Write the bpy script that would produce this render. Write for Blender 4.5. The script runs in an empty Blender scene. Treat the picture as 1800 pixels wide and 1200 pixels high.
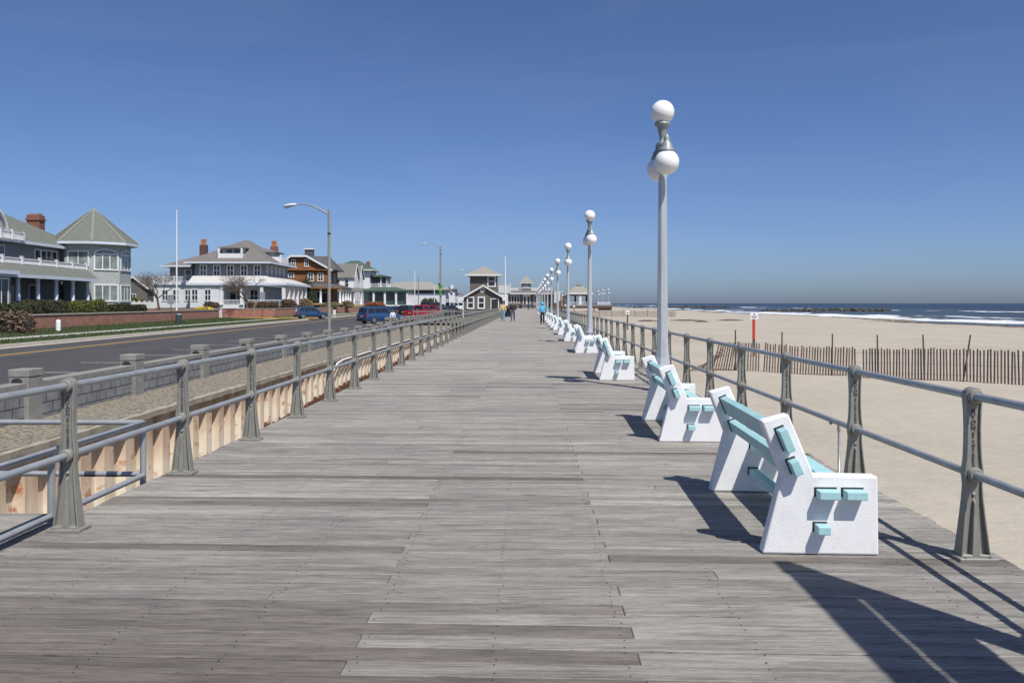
import bpy, math, random
from mathutils import Vector, Matrix
R = random.Random(7)
sc = bpy.context.scene
COL = sc.collection
PI = math.pi
TH = 0.01944          # the camera looks this far left of the boardwalk's axis
FPX = 1440.0
EYE = 1.6


def at(px, d):
    """ground position at distance d along a bearing read off the survey photo"""
    xc = (px - 900.0) / FPX * d
    return (-d * math.sin(TH) + xc * math.cos(TH), d * math.cos(TH) + xc * math.sin(TH))


def zat(py, d):
    return EYE + (533.0 - py) / FPX * d


# ------------------------------------------------------------------ materials
MATS = {}


def newmat(name):
    m = bpy.data.materials.new(name)
    m.use_nodes = True
    nt = m.node_tree
    b = nt.nodes['Principled BSDF']
    MATS[name] = m
    return m, nt, b


def N(nt, t, **kw):
    n = nt.nodes.new(t)
    for k, v in kw.items():
        if k in n.inputs:
            n.inputs[k].default_value = v
        else:
            setattr(n, k, v)
    return n


def L(nt, a, b):
    nt.links.new(a, b)


def ramp(nt, fac, stops):
    r = N(nt, 'ShaderNodeValToRGB')
    cr = r.color_ramp
    while len(cr.elements) < len(stops):
        cr.elements.new(0.5)
    for e, (p, c) in zip(cr.elements, stops):
        e.position = p
        e.color = (c[0], c[1], c[2], 1) if len(c) == 3 else c
    L(nt, fac, r.inputs[0])
    return r


def pos(nt, scale=(1, 1, 1), obj=False):
    if obj:
        t = N(nt, 'ShaderNodeTexCoord').outputs['Object']
    else:
        t = N(nt, 'ShaderNodeNewGeometry').outputs['Position']
    m = N(nt, 'ShaderNodeMapping')
    m.inputs['Scale'].default_value = scale
    L(nt, t, m.inputs['Vector'])
    return m.outputs[0]


def bump(nt, b, h, strength=0.3, dist=0.02):
    n = N(nt, 'ShaderNodeBump', Strength=strength, Distance=dist)
    L(nt, h, n.inputs['Height'])
    L(nt, n.outputs[0], b.inputs['Normal'])
    return n


def mat(name, c1, c2=None, scale=4.0, rough=0.7, metal=0.0, bmp=0.0, bscale=40.0, bdist=0.01, stretch=(1, 1, 1), island=0.0, detail=5.0, spec=0.5):
    m, nt, b = newmat(name)
    b.inputs['Roughness'].default_value = rough
    b.inputs['Metallic'].default_value = metal
    b.inputs['Specular IOR Level'].default_value = spec
    if c2 is None:
        c2 = tuple(x * 0.82 for x in c1)
    p = pos(nt, stretch)
    n = N(nt, 'ShaderNodeTexNoise', Scale=scale, Detail=detail, Roughness=0.6)
    L(nt, p, n.inputs['Vector'])
    fac = n.outputs['Fac']
    if island > 0:
        g = N(nt, 'ShaderNodeNewGeometry')
        mx = N(nt, 'ShaderNodeMix')
        mx.inputs[0].default_value = island
        L(nt, fac, mx.inputs[2])
        L(nt, g.outputs['Random Per Island'], mx.inputs[3])
        fac = mx.outputs[0]
        r = ramp(nt, fac, [(0.1, c2), (0.9, c1)])
    else:
        r = ramp(nt, fac, [(0.3, c2), (0.7, c1)])
    L(nt, r.outputs[0], b.inputs['Base Color'])
    if bmp > 0:
        n2 = N(nt, 'ShaderNodeTexNoise', Scale=bscale, Detail=4.0)
        L(nt, p, n2.inputs['Vector'])
        bump(nt, b, n2.outputs['Fac'], bmp, bdist)
    return m


def bricks(name, c1, c2, mortar, bw, bh, ms, rough=0.85, bmp=0.4, noise=0.35, planar='xy', offset=0.5, nscale=6.0):
    """courses on upright walls: u runs along the wall (x+y of the object), v is height"""
    m, nt, b = newmat(name)
    b.inputs['Roughness'].default_value = rough
    t = N(nt, 'ShaderNodeTexCoord').outputs['Object']
    s = N(nt, 'ShaderNodeSeparateXYZ')
    L(nt, t, s.inputs[0])
    ad = N(nt, 'ShaderNodeMath', operation='ADD')
    L(nt, s.outputs[0], ad.inputs[0])
    L(nt, s.outputs[1], ad.inputs[1])
    cb = N(nt, 'ShaderNodeCombineXYZ')
    L(nt, ad.outputs[0], cb.inputs[0])
    L(nt, s.outputs[2], cb.inputs[1])
    br = N(nt, 'ShaderNodeTexBrick', Scale=1.0)
    br.offset = offset
    br.inputs['Brick Width'].default_value = bw
    br.inputs['Row Height'].default_value = bh
    br.inputs['Mortar Size'].default_value = ms
    br.inputs['Mortar Smooth'].default_value = 0.2
    br.inputs['Color1'].default_value = (*c1, 1)
    br.inputs['Color2'].default_value = (*c2, 1)
    br.inputs['Mortar'].default_value = (*mortar, 1)
    L(nt, cb.outputs[0], br.inputs['Vector'])
    n = N(nt, 'ShaderNodeTexNoise', Scale=nscale, Detail=6.0)
    L(nt, pos(nt), n.inputs['Vector'])
    mx = N(nt, 'ShaderNodeMix', data_type='RGBA', blend_type='MULTIPLY')
    mx.inputs[0].default_value = noise
    L(nt, br.outputs[0], mx.inputs[6])
    rr = ramp(nt, n.outputs['Fac'], [(0.3, (0.45, 0.45, 0.45)), (0.65, (1.15, 1.15, 1.15))])
    L(nt, rr.outputs[0], mx.inputs[7])
    L(nt, mx.outputs[2], b.inputs['Base Color'])
    inv = N(nt, 'ShaderNodeMath', operation='SUBTRACT')
    inv.inputs[0].default_value = 1.0
    L(nt, br.outputs['Fac'], inv.inputs[1])
    bump(nt, b, inv.outputs[0], bmp, 0.01)
    return m


def deck_mat():
    m, nt, b = newmat('weathered_planks')
    b.inputs['Roughness'].default_value = 0.78
    b.inputs['Specular IOR Level'].default_value = 0.25
    g = N(nt, 'ShaderNodeNewGeometry')
    isl = g.outputs['Random Per Island']
    off = N(nt, 'ShaderNodeCombineXYZ')
    mu = N(nt, 'ShaderNodeMath', operation='MULTIPLY')
    mu.inputs[1].default_value = 57.0
    L(nt, isl, mu.inputs[0])
    L(nt, mu.outputs[0], off.inputs[0])
    L(nt, mu.outputs[0], off.inputs[2])
    va = N(nt, 'ShaderNodeVectorMath', operation='ADD')
    L(nt, g.outputs['Position'], va.inputs[0])
    L(nt, off.outputs[0], va.inputs[1])

    def nz(sx, sy, sc_, det, rgh=0.6):
        mp = N(nt, 'ShaderNodeMapping')
        mp.inputs['Scale'].default_value = (sx, sy, 1)
        L(nt, va.outputs[0], mp.inputs['Vector'])
        n = N(nt, 'ShaderNodeTexNoise', Scale=sc_, Detail=det, Roughness=rgh)
        n.inputs['Distortion'].default_value = 0.6
        L(nt, mp.outputs[0], n.inputs['Vector'])
        return n.outputs['Fac']
    grain = nz(2.6, 75, 1.0, 7)
    fine = nz(8.0, 200, 1.0, 5, 0.8)
    patch = nz(1.3, 11.0, 1.0, 5)
    wm = N(nt, 'ShaderNodeTexWhiteNoise', noise_dimensions='1D')
    L(nt, mu.outputs[0], wm.inputs['W'])
    tone_attr = N(nt, 'ShaderNodeAttribute', attribute_name='board_tone')
    tone = ramp(nt, tone_attr.outputs['Fac'], [(0.0, (0.140, 0.121, 0.106)), (0.2, (0.222, 0.203, 0.18)), (0.35, (0.285, 0.273, 0.246)), (0.60, (0.336, 0.323, 0.292)), (0.75, (0.366, 0.342, 0.305)), (0.9, (0.392, 0.375, 0.338)), (1.0, (0.42, 0.406, 0.37))])
    pr = ramp(nt, patch, [(0.36, (0.62, 0.62, 0.64)), (0.60, (1.06, 1.05, 1.04))])
    gr = ramp(nt, grain, [(0.32, (0.52, 0.51, 0.51)), (0.46, (0.93, 0.93, 0.93)), (0.72, (1.14, 1.13, 1.12))])
    fr = ramp(nt, fine, [(0.36, (0.40, 0.39, 0.38)), (0.50, (1.0, 1.0, 1.0)), (0.68, (1.18, 1.17, 1.16))])

    def mul(a, c, f=1.0):
        mx = N(nt, 'ShaderNodeMix', data_type='RGBA', blend_type='MULTIPLY')
        mx.inputs[0].default_value = f
        L(nt, a, mx.inputs[6])
        L(nt, c, mx.inputs[7])
        return mx.outputs[2]
    c = mul(tone.outputs[0], pr.outputs[0], 0.8)
    c = mul(c, gr.outputs[0], 0.85)
    c = mul(c, fr.outputs[0], 0.85)
    # broad worn areas
    big = N(nt, 'ShaderNodeTexNoise', Scale=0.35, Detail=3.0)
    L(nt, g.outputs['Position'], big.inputs['Vector'])
    bg = ramp(nt, big.outputs['Fac'], [(0.35, (0.86, 0.85, 0.86)), (0.65, (1.07, 1.06, 1.04))])
    c = mul(c, bg.outputs[0], 0.8)
    L(nt, c, b.inputs['Base Color'])
    ad = N(nt, 'ShaderNodeMath', operation='ADD')
    L(nt, grain, ad.inputs[0])
    L(nt, fine, ad.inputs[1])
    bump(nt, b, ad.outputs[0], 0.45, 0.006)
    return m


def sand_mat():
    m, nt, b = newmat('beach_sand')
    b.inputs['Roughness'].default_value = 0.95
    b.inputs['Specular IOR Level'].default_value = 0.1
    p = pos(nt)
    n1 = N(nt, 'ShaderNodeTexNoise', Scale=0.12, Detail=6.0)
    L(nt, p, n1.inputs['Vector'])
    n2 = N(nt, 'ShaderNodeTexNoise', Scale=2.2, Detail=6.0, Roughness=0.65)
    L(nt, p, n2.inputs['Vector'])
    r1 = ramp(nt, n1.outputs['Fac'], [(0.3, (0.385, 0.343, 0.278)), (0.7, (0.45, 0.406, 0.334))])
    r2 = ramp(nt, n2.outputs['Fac'], [(0.3, (0.88, 0.88, 0.88)), (0.7, (1.05, 1.05, 1.05))])
    mx = N(nt, 'ShaderNodeMix', data_type='RGBA', blend_type='MULTIPLY')
    mx.inputs[0].default_value = 0.8
    L(nt, r1.outputs[0], mx.inputs[6])
    L(nt, r2.outputs[0], mx.inputs[7])
    # sand kept wet by the swash, by height above the water
    s = N(nt, 'ShaderNodeSeparateXYZ')
    L(nt, p, s.inputs[0])
    ns = N(nt, 'ShaderNodeTexNoise', Scale=0.15, Detail=3.0)
    L(nt, p, ns.inputs['Vector'])
    a = N(nt, 'ShaderNodeMath', operation='MULTIPLY_ADD')
    L(nt, ns.outputs['Fac'], a.inputs[0])
    a.inputs[1].default_value = 0.35
    L(nt, s.outputs[2], a.inputs[2])
    w = N(nt, 'ShaderNodeMapRange')
    w.inputs['From Min'].default_value = -2.36
    w.inputs['From Max'].default_value = -2.1
    L(nt, a.outputs[0], w.inputs['Value'])
    wet = N(nt, 'ShaderNodeMix', data_type='RGBA')
    L(nt, w.outputs[0], wet.inputs[0])
    wet.inputs[6].default_value = (0.20, 0.165, 0.13, 1)
    L(nt, mx.outputs[2], wet.inputs[7])
    L(nt, wet.outputs[2], b.inputs['Base Color'])
    wv = N(nt, 'ShaderNodeTexWave', Scale=2.1, Distortion=11.0, Detail=4.0)
    wv.bands_direction = 'Y'
    wv.inputs['Detail Scale'].default_value = 1.2
    L(nt, p, wv.inputs['Vector'])
    n3 = N(nt, 'ShaderNodeTexNoise', Scale=5.0, Detail=6.0)
    L(nt, p, n3.inputs['Vector'])
    hm = N(nt, 'ShaderNodeMath', operation='MULTIPLY_ADD')
    L(nt, wv.outputs['Fac'], hm.inputs[0])
    hm.inputs[1].default_value = 0.10
    vo = N(nt, 'ShaderNodeTexVoronoi', Scale=2.3)
    vo.inputs['Randomness'].default_value = 1.0
    L(nt, p, vo.inputs['Vector'])
    dent = N(nt, 'ShaderNodeMapRange')
    dent.inputs['From Min'].default_value = 0.08
    dent.inputs['From Max'].default_value = 0.26
    L(nt, vo.outputs['Distance'], dent.inputs['Value'])
    trod = N(nt, 'ShaderNodeTexNoise', Scale=0.22, Detail=2.0)
    L(nt, p, trod.inputs['Vector'])
    tr_ = N(nt, 'ShaderNodeMapRange')
    tr_.inputs['From Min'].default_value = 0.50
    tr_.inputs['From Max'].default_value = 0.62
    tr_.inputs['To Max'].default_value = 0.55
    L(nt, trod.outputs['Fac'], tr_.inputs['Value'])
    dm_ = N(nt, 'ShaderNodeMath', operation='MULTIPLY_ADD')
    L(nt, dent.outputs[0], dm_.inputs[0])
    L(nt, tr_.outputs[0], dm_.inputs[1])
    L(nt, n3.outputs['Fac'], dm_.inputs[2])
    L(nt, dm_.outputs[0], hm.inputs[2])
    bump(nt, b, hm.outputs[0], 0.5, 0.05)
    return m


def sea_mat():
    m, nt, b = newmat('sea_water')
    p = pos(nt)
    s = N(nt, 'ShaderNodeSeparateXYZ')
    L(nt, p, s.inputs[0])
    wob = N(nt, 'ShaderNodeTexNoise', Scale=0.02, Detail=2.0)
    L(nt, p, wob.inputs['Vector'])
    xx = N(nt, 'ShaderNodeMath', operation='MULTIPLY_ADD')
    L(nt, wob.outputs['Fac'], xx.inputs[0])
    xx.inputs[1].default_value = 26.0
    L(nt, s.outputs[0], xx.inputs[2])
    mr = N(nt, 'ShaderNodeMapRange')
    mr.inputs['From Min'].default_value = 103.0
    mr.inputs['From Max'].default_value = 263.0
    L(nt, xx.outputs[0], mr.inputs['Value'])
    band = ramp(nt, mr.outputs[0], [(0.0, (0.22,) * 3), (0.02, (0.18,) * 3), (0.045, (0.53,) * 3), (0.11, (0.49,) * 3), (0.14, (0.24,) * 3), (0.19, (0.49,) * 3), (0.23, (0.18,) * 3), (0.3, (0.12,) * 3), (0.39, (0.15,) * 3),
                                    (0.42, (0.56,) * 3), (0.46, (0.16,) * 3), (0.7, (0.10,) * 3), (0.78, (0.54,) * 3), (0.85, (0.06,) * 3), (1.0, (0.02,) * 3)])
    n = N(nt, 'ShaderNodeTexNoise', Scale=1.0, Detail=6.0, Roughness=0.62)
    L(nt, pos(nt, (0.16, 0.035, 0.1)), n.inputs['Vector'])
    ad = N(nt, 'ShaderNodeMath', operation='ADD')
    L(nt, band.outputs[0], ad.inputs[0])
    L(nt, n.outputs['Fac'], ad.inputs[1])
    pt = N(nt, 'ShaderNodeTexNoise', Scale=1.0, Detail=3.0)
    L(nt, pos(nt, (0.035, 0.012, 0.1)), pt.inputs['Vector'])
    pa = N(nt, 'ShaderNodeMath', operation='MULTIPLY_ADD')
    L(nt, pt.outputs['Fac'], pa.inputs[0])
    pa.inputs[1].default_value = 0.9
    L(nt, ad.outputs[0], pa.inputs[2])
    foam = N(nt, 'ShaderNodeMapRange')
    foam.inputs['From Min'].default_value = 1.39
    foam.inputs['From Max'].default_value = 1.48
    L(nt, pa.outputs[0], foam.inputs['Value'])
    deep = N(nt, 'ShaderNodeMapRange')
    deep.inputs['From Min'].default_value = 80.0
    deep.inputs['From Max'].default_value = 400.0
    L(nt, s.outputs[0], deep.inputs['Value'])
    wc = ramp(nt, deep.outputs[0], [(0.0, (0.12, 0.132, 0.135)), (0.10, (0.058, 0.078, 0.092)), (1.0, (0.020, 0.031, 0.046))])
    mx = N(nt, 'ShaderNodeMix', data_type='RGBA')
    L(nt, foam.outputs[0], mx.inputs[0])
    L(nt, wc.outputs[0], mx.inputs[6])
    mx.inputs[7].default_value = (0.78, 0.80, 0.80, 1)
    L(nt, mx.outputs[2], b.inputs['Base Color'])
    rg = N(nt, 'ShaderNodeMapRange')
    rg.inputs['To Min'].default_value = 0.32
    rg.inputs['To Max'].default_value = 0.9
    L(nt, foam.outputs[0], rg.inputs['Value'])
    L(nt, rg.outputs[0], b.inputs['Roughness'])
    b.inputs['Specular IOR Level'].default_value = 0.25
    n2 = N(nt, 'ShaderNodeTexNoise', Scale=0.35, Detail=7.0, Roughness=0.7)
    L(nt, pos(nt, (1.0, 0.35, 1)), n2.inputs['Vector'])
    bump(nt, b, n2.outputs['Fac'], 1.0, 1.6)
    return m


def pile_mat():
    """rusting sheet piling: bare ochre above, crusted pale below, brown holes where it has flaked away"""
    m, nt, b = newmat('rusted_piling')
    b.inputs['Roughness'].default_value = 0.9
    p = pos(nt)
    s = N(nt, 'ShaderNodeSeparateXYZ')
    L(nt, p, s.inputs[0])
    n = N(nt, 'ShaderNodeTexNoise', Scale=1.0, Detail=6.0, Roughness=0.65)
    L(nt, pos(nt, (1, 1.2, 1.6)), n.inputs['Vector'])
    h = N(nt, 'ShaderNodeMath', operation='MULTIPLY_ADD')
    L(nt, n.outputs['Fac'], h.inputs[0])
    h.inputs[1].default_value = 0.75
    L(nt, s.outputs[2], h.inputs[2])
    mr = N(nt, 'ShaderNodeMapRange')
    mr.inputs['From Min'].default_value = -1.75
    mr.inputs['From Max'].default_value = -0.35
    my = N(nt, 'ShaderNodeMapRange')
    my.inputs['From Min'].default_value = 17.0
    my.inputs['From Max'].default_value = 30.0
    my.inputs['To Min'].default_value = 0.10
    my.inputs['To Max'].default_value = -0.30
    L(nt, s.outputs[1], my.inputs['Value'])
    rag = N(nt, 'ShaderNodeTexNoise', Scale=1.0, Detail=4.0, Roughness=0.7)
    L(nt, pos(nt, (2, 2.3, 1.0)), rag.inputs['Vector'])
    rg2 = N(nt, 'ShaderNodeMath', operation='MULTIPLY_ADD')
    L(nt, rag.outputs['Fac'], rg2.inputs[0])
    rg2.inputs[1].default_value = 0.5
    rg2.inputs[2].default_value = -0.25
    s1 = N(nt, 'ShaderNodeMath', operation='ADD')
    L(nt, h.outputs[0], s1.inputs[0])
    L(nt, my.outputs[0], s1.inputs[1])
    s2 = N(nt, 'ShaderNodeMath', operation='ADD')
    L(nt, s1.outputs[0], s2.inputs[0])
    L(nt, rg2.outputs[0], s2.inputs[1])
    L(nt, s2.outputs[0], mr.inputs['Value'])
    r = ramp(nt, mr.outputs[0], [(0.0, (0.085, 0.035, 0.02)), (0.10, (0.12, 0.05, 0.025)), (0.13, (0.65, 0.59, 0.49)), (0.45, (0.66, 0.58, 0.46)), (0.66, (0.57, 0.45, 0.33)), (1.0, (0.44, 0.34, 0.25))])
    st = N(nt, 'ShaderNodeTexNoise', Scale=1.0, Detail=5.0)
    L(nt, pos(nt, (3, 5, 0.7)), st.inputs['Vector'])
    rs = ramp(nt, st.outputs['Fac'], [(0.3, (0.78, 0.70, 0.64)), (0.6, (1.05, 1.05, 1.05))])
    mx = N(nt, 'ShaderNodeMix', data_type='RGBA', blend_type='MULTIPLY')
    mx.inputs[0].default_value = 0.8
    L(nt, r.outputs[0], mx.inputs[6])
    L(nt, rs.outputs[0], mx.inputs[7])
    sp = N(nt, 'ShaderNodeTexNoise', Scale=4.0, Detail=6.0)
    L(nt, p, sp.inputs['Vector'])
    rsp = ramp(nt, sp.outputs['Fac'], [(0.58, (0, 0, 0)), (0.70, (0.9, 0.9, 0.9))])
    mx2 = N(nt, 'ShaderNodeMix', data_type='RGBA')
    L(nt, rsp.outputs[0], mx2.inputs[0])
    L(nt, mx.outputs[2], mx2.inputs[6])
    mx2.inputs[7].default_value = (0.36, 0.13, 0.045, 1)
    L(nt, mx2.outputs[2], b.inputs['Base Color'])
    bump(nt, b, sp.outputs['Fac'], 0.35, 0.02)
    return m


deck_mat(); sand_mat(); sea_mat(); pile_mat()
mat('white_stucco', (0.83, 0.83, 0.83), (0.76, 0.76, 0.765), 6, 0.75, bmp=0.22, bscale=80, bdist=0.008)
mat('turquoise_paint', (0.40, 0.64, 0.655), (0.32, 0.56, 0.58), 7, 0.55, bmp=0.15, bscale=60)
mat('gap_shade_nail_dark', (0.03, 0.03, 0.035), rough=0.9)  # flat dark colour for shaded gaps and recesses, and for nail heads
mat('cast_iron', (0.275, 0.27, 0.235), (0.215, 0.212, 0.185), 16, 0.5, 0.1, bmp=0.1, bscale=120, bdist=0.004)
mat('shaded_iron_lettering', (0.115, 0.115, 0.10), rough=0.6)  # iron darkened so the letters' shading sits in the colour
mat('galvanised_pipe', (0.38, 0.395, 0.405), (0.28, 0.295, 0.305), 5, 0.40, 0.25, bmp=0.08, bscale=90, bdist=0.003)
mat('lamp_pole_paint', (0.50, 0.53, 0.55), (0.42, 0.45, 0.47), 3, 0.4, 0.15, stretch=(4, 4, 0.5))
mat('lamp_fitting', (0.34, 0.37, 0.36), (0.24, 0.265, 0.26), 12, 0.45, 0.2)
mat('opal_globe', (0.86, 0.85, 0.84), (0.84, 0.83, 0.82), 2, 0.12)
mat('asphalt', (0.068, 0.066, 0.065), (0.050, 0.049, 0.049), 0.8, 0.9, bmp=0.4, bscale=60, stretch=(1, 0.35, 1))
mat('road_paint_white', (0.62, 0.62, 0.60), (0.42, 0.42, 0.42), 6, 0.8)
mat('road_paint_yellow', (0.62, 0.36, 0.07), (0.45, 0.27, 0.07), 5, 0.8)
mat('kerb_concrete', (0.44, 0.40, 0.34), (0.34, 0.31, 0.26), 2.5, 0.9, bmp=0.2)
mat('walk_concrete', (0.50, 0.48, 0.44), (0.38, 0.37, 0.34), 1.2, 0.9)
mat('lawn', (0.075, 0.108, 0.032), (0.036, 0.058, 0.018), 1.1, 0.95, bmp=0.8, bscale=14, bdist=0.06)
mat('grass_blades', (0.082, 0.112, 0.036), (0.036, 0.058, 0.02), 3, 0.9, island=0.6)
mat('rough_concrete', (0.40, 0.355, 0.27), (0.085, 0.073, 0.052), 13, 0.95, bmp=1.0, bscale=16, bdist=0.08, detail=9)
mat('cap_concrete', (0.40, 0.36, 0.28), (0.24, 0.215, 0.165), 4, 0.95, bmp=0.5, bscale=20, bdist=0.02)
mat('pier_concrete', (0.29, 0.28, 0.25), (0.20, 0.195, 0.175), 5, 0.9, bmp=0.5, bscale=45, bdist=0.008)
bricks('grey_block', (0.205, 0.21, 0.215), (0.245, 0.245, 0.245), (0.06, 0.06, 0.06), 0.40, 0.20, 0.012, noise=0.5)
bricks('red_brick', (0.36, 0.125, 0.08), (0.43, 0.18, 0.12), (0.40, 0.29, 0.23), 0.22, 0.075, 0.008, noise=0.5, nscale=2.0)
bricks('chimney_brick', (0.27, 0.095, 0.055), (0.20, 0.07, 0.045), (0.25, 0.16, 0.12), 0.22, 0.075, 0.008)
bricks('dark_brick', (0.13, 0.06, 0.05), (0.10, 0.05, 0.045), (0.10, 0.07, 0.06), 0.22, 0.075, 0.008)
bricks('grey_shingle', (0.40, 0.425, 0.405), (0.45, 0.475, 0.455), (0.27, 0.285, 0.28), 0.20, 0.15, 0.012, noise=0.3)
bricks('dark_grey_shingle', (0.235, 0.25, 0.275), (0.27, 0.285, 0.305), (0.13, 0.14, 0.15), 0.20, 0.15, 0.012, noise=0.3)
bricks('pale_grey_shingle', (0.66, 0.67, 0.68), (0.70, 0.71, 0.72), (0.48, 0.49, 0.50), 0.6, 0.15, 0.01, noise=0.2)
bricks('brown_shingle', (0.36, 0.155, 0.05), (0.27, 0.11, 0.035), (0.12, 0.05, 0.02), 0.2, 0.16, 0.014, noise=0.5)
bricks('weathered_shingle', (0.205, 0.18, 0.155), (0.155, 0.135, 0.12), (0.07, 0.06, 0.055), 0.16, 0.14, 0.014, noise=0.5)
bricks('white_clapboard', (0.74, 0.75, 0.76), (0.77, 0.78, 0.79), (0.5, 0.51, 0.53), 3.0, 0.14, 0.012, noise=0.12)
bricks('batten_board', (0.60, 0.61, 0.60), (0.66, 0.67, 0.66), (0.36, 0.37, 0.37), 0.22, 6.0, 0.02, noise=0.2, offset=0.0)
mat('roof_grey_green', (0.165, 0.18, 0.15), (0.115, 0.125, 0.105), 2.2, 0.9, bmp=0.5, bscale=9, stretch=(1, 1, 4))
mat('roof_grey', (0.185, 0.175, 0.16), (0.13, 0.122, 0.112), 2.2, 0.9, bmp=0.5, bscale=9, stretch=(1, 1, 4))
mat('roof_pale', (0.56, 0.55, 0.53), (0.46, 0.45, 0.43), 2.2, 0.9, bmp=0.4, bscale=9, stretch=(1, 1, 4))
mat('roof_dark', (0.105, 0.105, 0.108), (0.07, 0.07, 0.075), 2.2, 0.9, bmp=0.5, bscale=9, stretch=(1, 1, 4))
mat('roof_green', (0.075, 0.115, 0.085), (0.05, 0.08, 0.06), 2.2, 0.9, bmp=0.4, bscale=9, stretch=(1, 1, 4))
mat('roof_tan', (0.305, 0.295, 0.255), (0.235, 0.225, 0.195), 2.2, 0.9, bmp=0.4, bscale=9, stretch=(1, 1, 4))
mat('roof_red', (0.30, 0.12, 0.09), (0.22, 0.09, 0.07), 2.2, 0.9)
mat('white_trim', (0.75, 0.75, 0.75), (0.67, 0.675, 0.68), 3, 0.6)
mat('blue_white_trim', (0.62, 0.66, 0.74), (0.56, 0.60, 0.68), 3, 0.6)
mat('hip_trim', (0.24, 0.25, 0.215), (0.20, 0.21, 0.18), 3, 0.9)
mat('terracotta', (0.52, 0.20, 0.09), (0.40, 0.15, 0.07), 8, 0.85)
mat('porch_wood', (0.45, 0.30, 0.13), (0.34, 0.22, 0.10), 5, 0.8)
mat('dark_door', (0.035, 0.035, 0.04), (0.02, 0.02, 0.024), 4, 0.5)
mat('green_screen', (0.03, 0.075, 0.065), (0.02, 0.05, 0.045), 4, 0.6)
mat('dark_wood', (0.105, 0.075, 0.055), (0.06, 0.043, 0.033), 8, 0.85, stretch=(8, 8, 1))
mat('picket_wood', (0.22, 0.15, 0.115), (0.065, 0.04, 0.033), 9, 0.85, island=0.7)
mat('grey_timber', (0.25, 0.235, 0.215), (0.16, 0.15, 0.135), 4, 0.9, stretch=(3, 3, 1))
mat('pale_picket', (0.36, 0.31, 0.26), (0.24, 0.20, 0.17), 6, 0.85, island=0.5)
mat('wire_steel', (0.2, 0.19, 0.18), rough=0.6, metal=0.4)
mat('red_paint', (0.62, 0.035, 0.02), (0.5, 0.03, 0.02), 4, 0.55)
mat('sign_white', (0.78, 0.78, 0.77), (0.72, 0.72, 0.71), 3, 0.6)
mat('sign_back', (0.30, 0.32, 0.34), (0.24, 0.26, 0.28), 3, 0.5, 0.4)
mat('sign_ink', (0.12, 0.13, 0.15), rough=0.7)
mat('street_steel', (0.34, 0.33, 0.29), (0.26, 0.25, 0.22), 5, 0.55, 0.2)
mat('lamp_head', (0.68, 0.70, 0.70), (0.58, 0.60, 0.60), 3, 0.4)
mat('pole_white', (0.80, 0.80, 0.80), (0.74, 0.74, 0.74), 3, 0.5)
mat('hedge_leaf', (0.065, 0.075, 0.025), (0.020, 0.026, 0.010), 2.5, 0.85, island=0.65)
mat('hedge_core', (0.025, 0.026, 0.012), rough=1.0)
mat('bright_leaf', (0.14, 0.16, 0.035), (0.055, 0.07, 0.017), 2.5, 0.85, island=0.65)
mat('evergreen_leaf', (0.065, 0.085, 0.03), (0.018, 0.028, 0.012), 2.5, 0.9, island=0.65)
mat('brown_shrub_leaf', (0.19, 0.125, 0.085), (0.09, 0.055, 0.04), 2.5, 0.9, island=0.65)
mat('tan_shrub_leaf', (0.36, 0.27, 0.16), (0.2, 0.14, 0.09), 2.5, 0.9, island=0.65)
mat('yellow_flower', (0.70, 0.50, 0.03), (0.5, 0.36, 0.03), 2.5, 0.8, island=0.65)
mat('red_flower', (0.55, 0.13, 0.05), (0.35, 0.07, 0.03), 2.5, 0.8, island=0.65)
mat('bark', (0.125, 0.095, 0.07), (0.07, 0.052, 0.04), 6, 0.95, bmp=0.6, bscale=20, stretch=(1, 1, 0.3))
mat('twig', (0.16, 0.125, 0.10), (0.10, 0.075, 0.06), 6, 0.95)
mat('jetty_rock', (0.10, 0.09, 0.075), (0.045, 0.04, 0.035), 1.5, 0.85, bmp=0.6, bscale=3, bdist=0.2)
mat('rubber', (0.022, 0.022, 0.023), (0.015, 0.015, 0.016), 8, 0.85)
mat('alloy', (0.50, 0.51, 0.53), (0.42, 0.43, 0.45), 8, 0.35, 0.7)
mat('tail_red', (0.42, 0.015, 0.02), rough=0.2)
mat('head_clear', (0.7, 0.72, 0.74), rough=0.15)
mat('black_plastic', (0.03, 0.03, 0.033), (0.022, 0.022, 0.025), 6, 0.6)
mat('plate', (0.66, 0.60, 0.36), rough=0.6)
mat('green_plastic', (0.06, 0.11, 0.10), (0.04, 0.08, 0.07), 4, 0.6)
mat('bin_blue', (0.030, 0.042, 0.065), (0.02, 0.03, 0.045), 5, 0.6)
mat('banner_green', (0.03, 0.30, 0.05), (0.02, 0.22, 0.04), 4, 0.7)
mat('banner_yellow', (0.62, 0.45, 0.04), (0.5, 0.36, 0.03), 4, 0.7)
mat('rust_orange', (0.45, 0.20, 0.05), (0.33, 0.13, 0.04), 4, 0.8)
mat('rust_brown', (0.15, 0.095, 0.06), (0.09, 0.055, 0.035), 4, 0.9)
mat('driftwood', (0.13, 0.11, 0.09), (0.08, 0.065, 0.05), 6, 0.95)
mat('skin', (0.50, 0.30, 0.22), (0.44, 0.25, 0.18), 6, 0.6)
mat('hair_dark', (0.035, 0.022, 0.016), rough=0.7)
mat('hair_grey', (0.24, 0.20, 0.17), rough=0.8)


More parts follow.
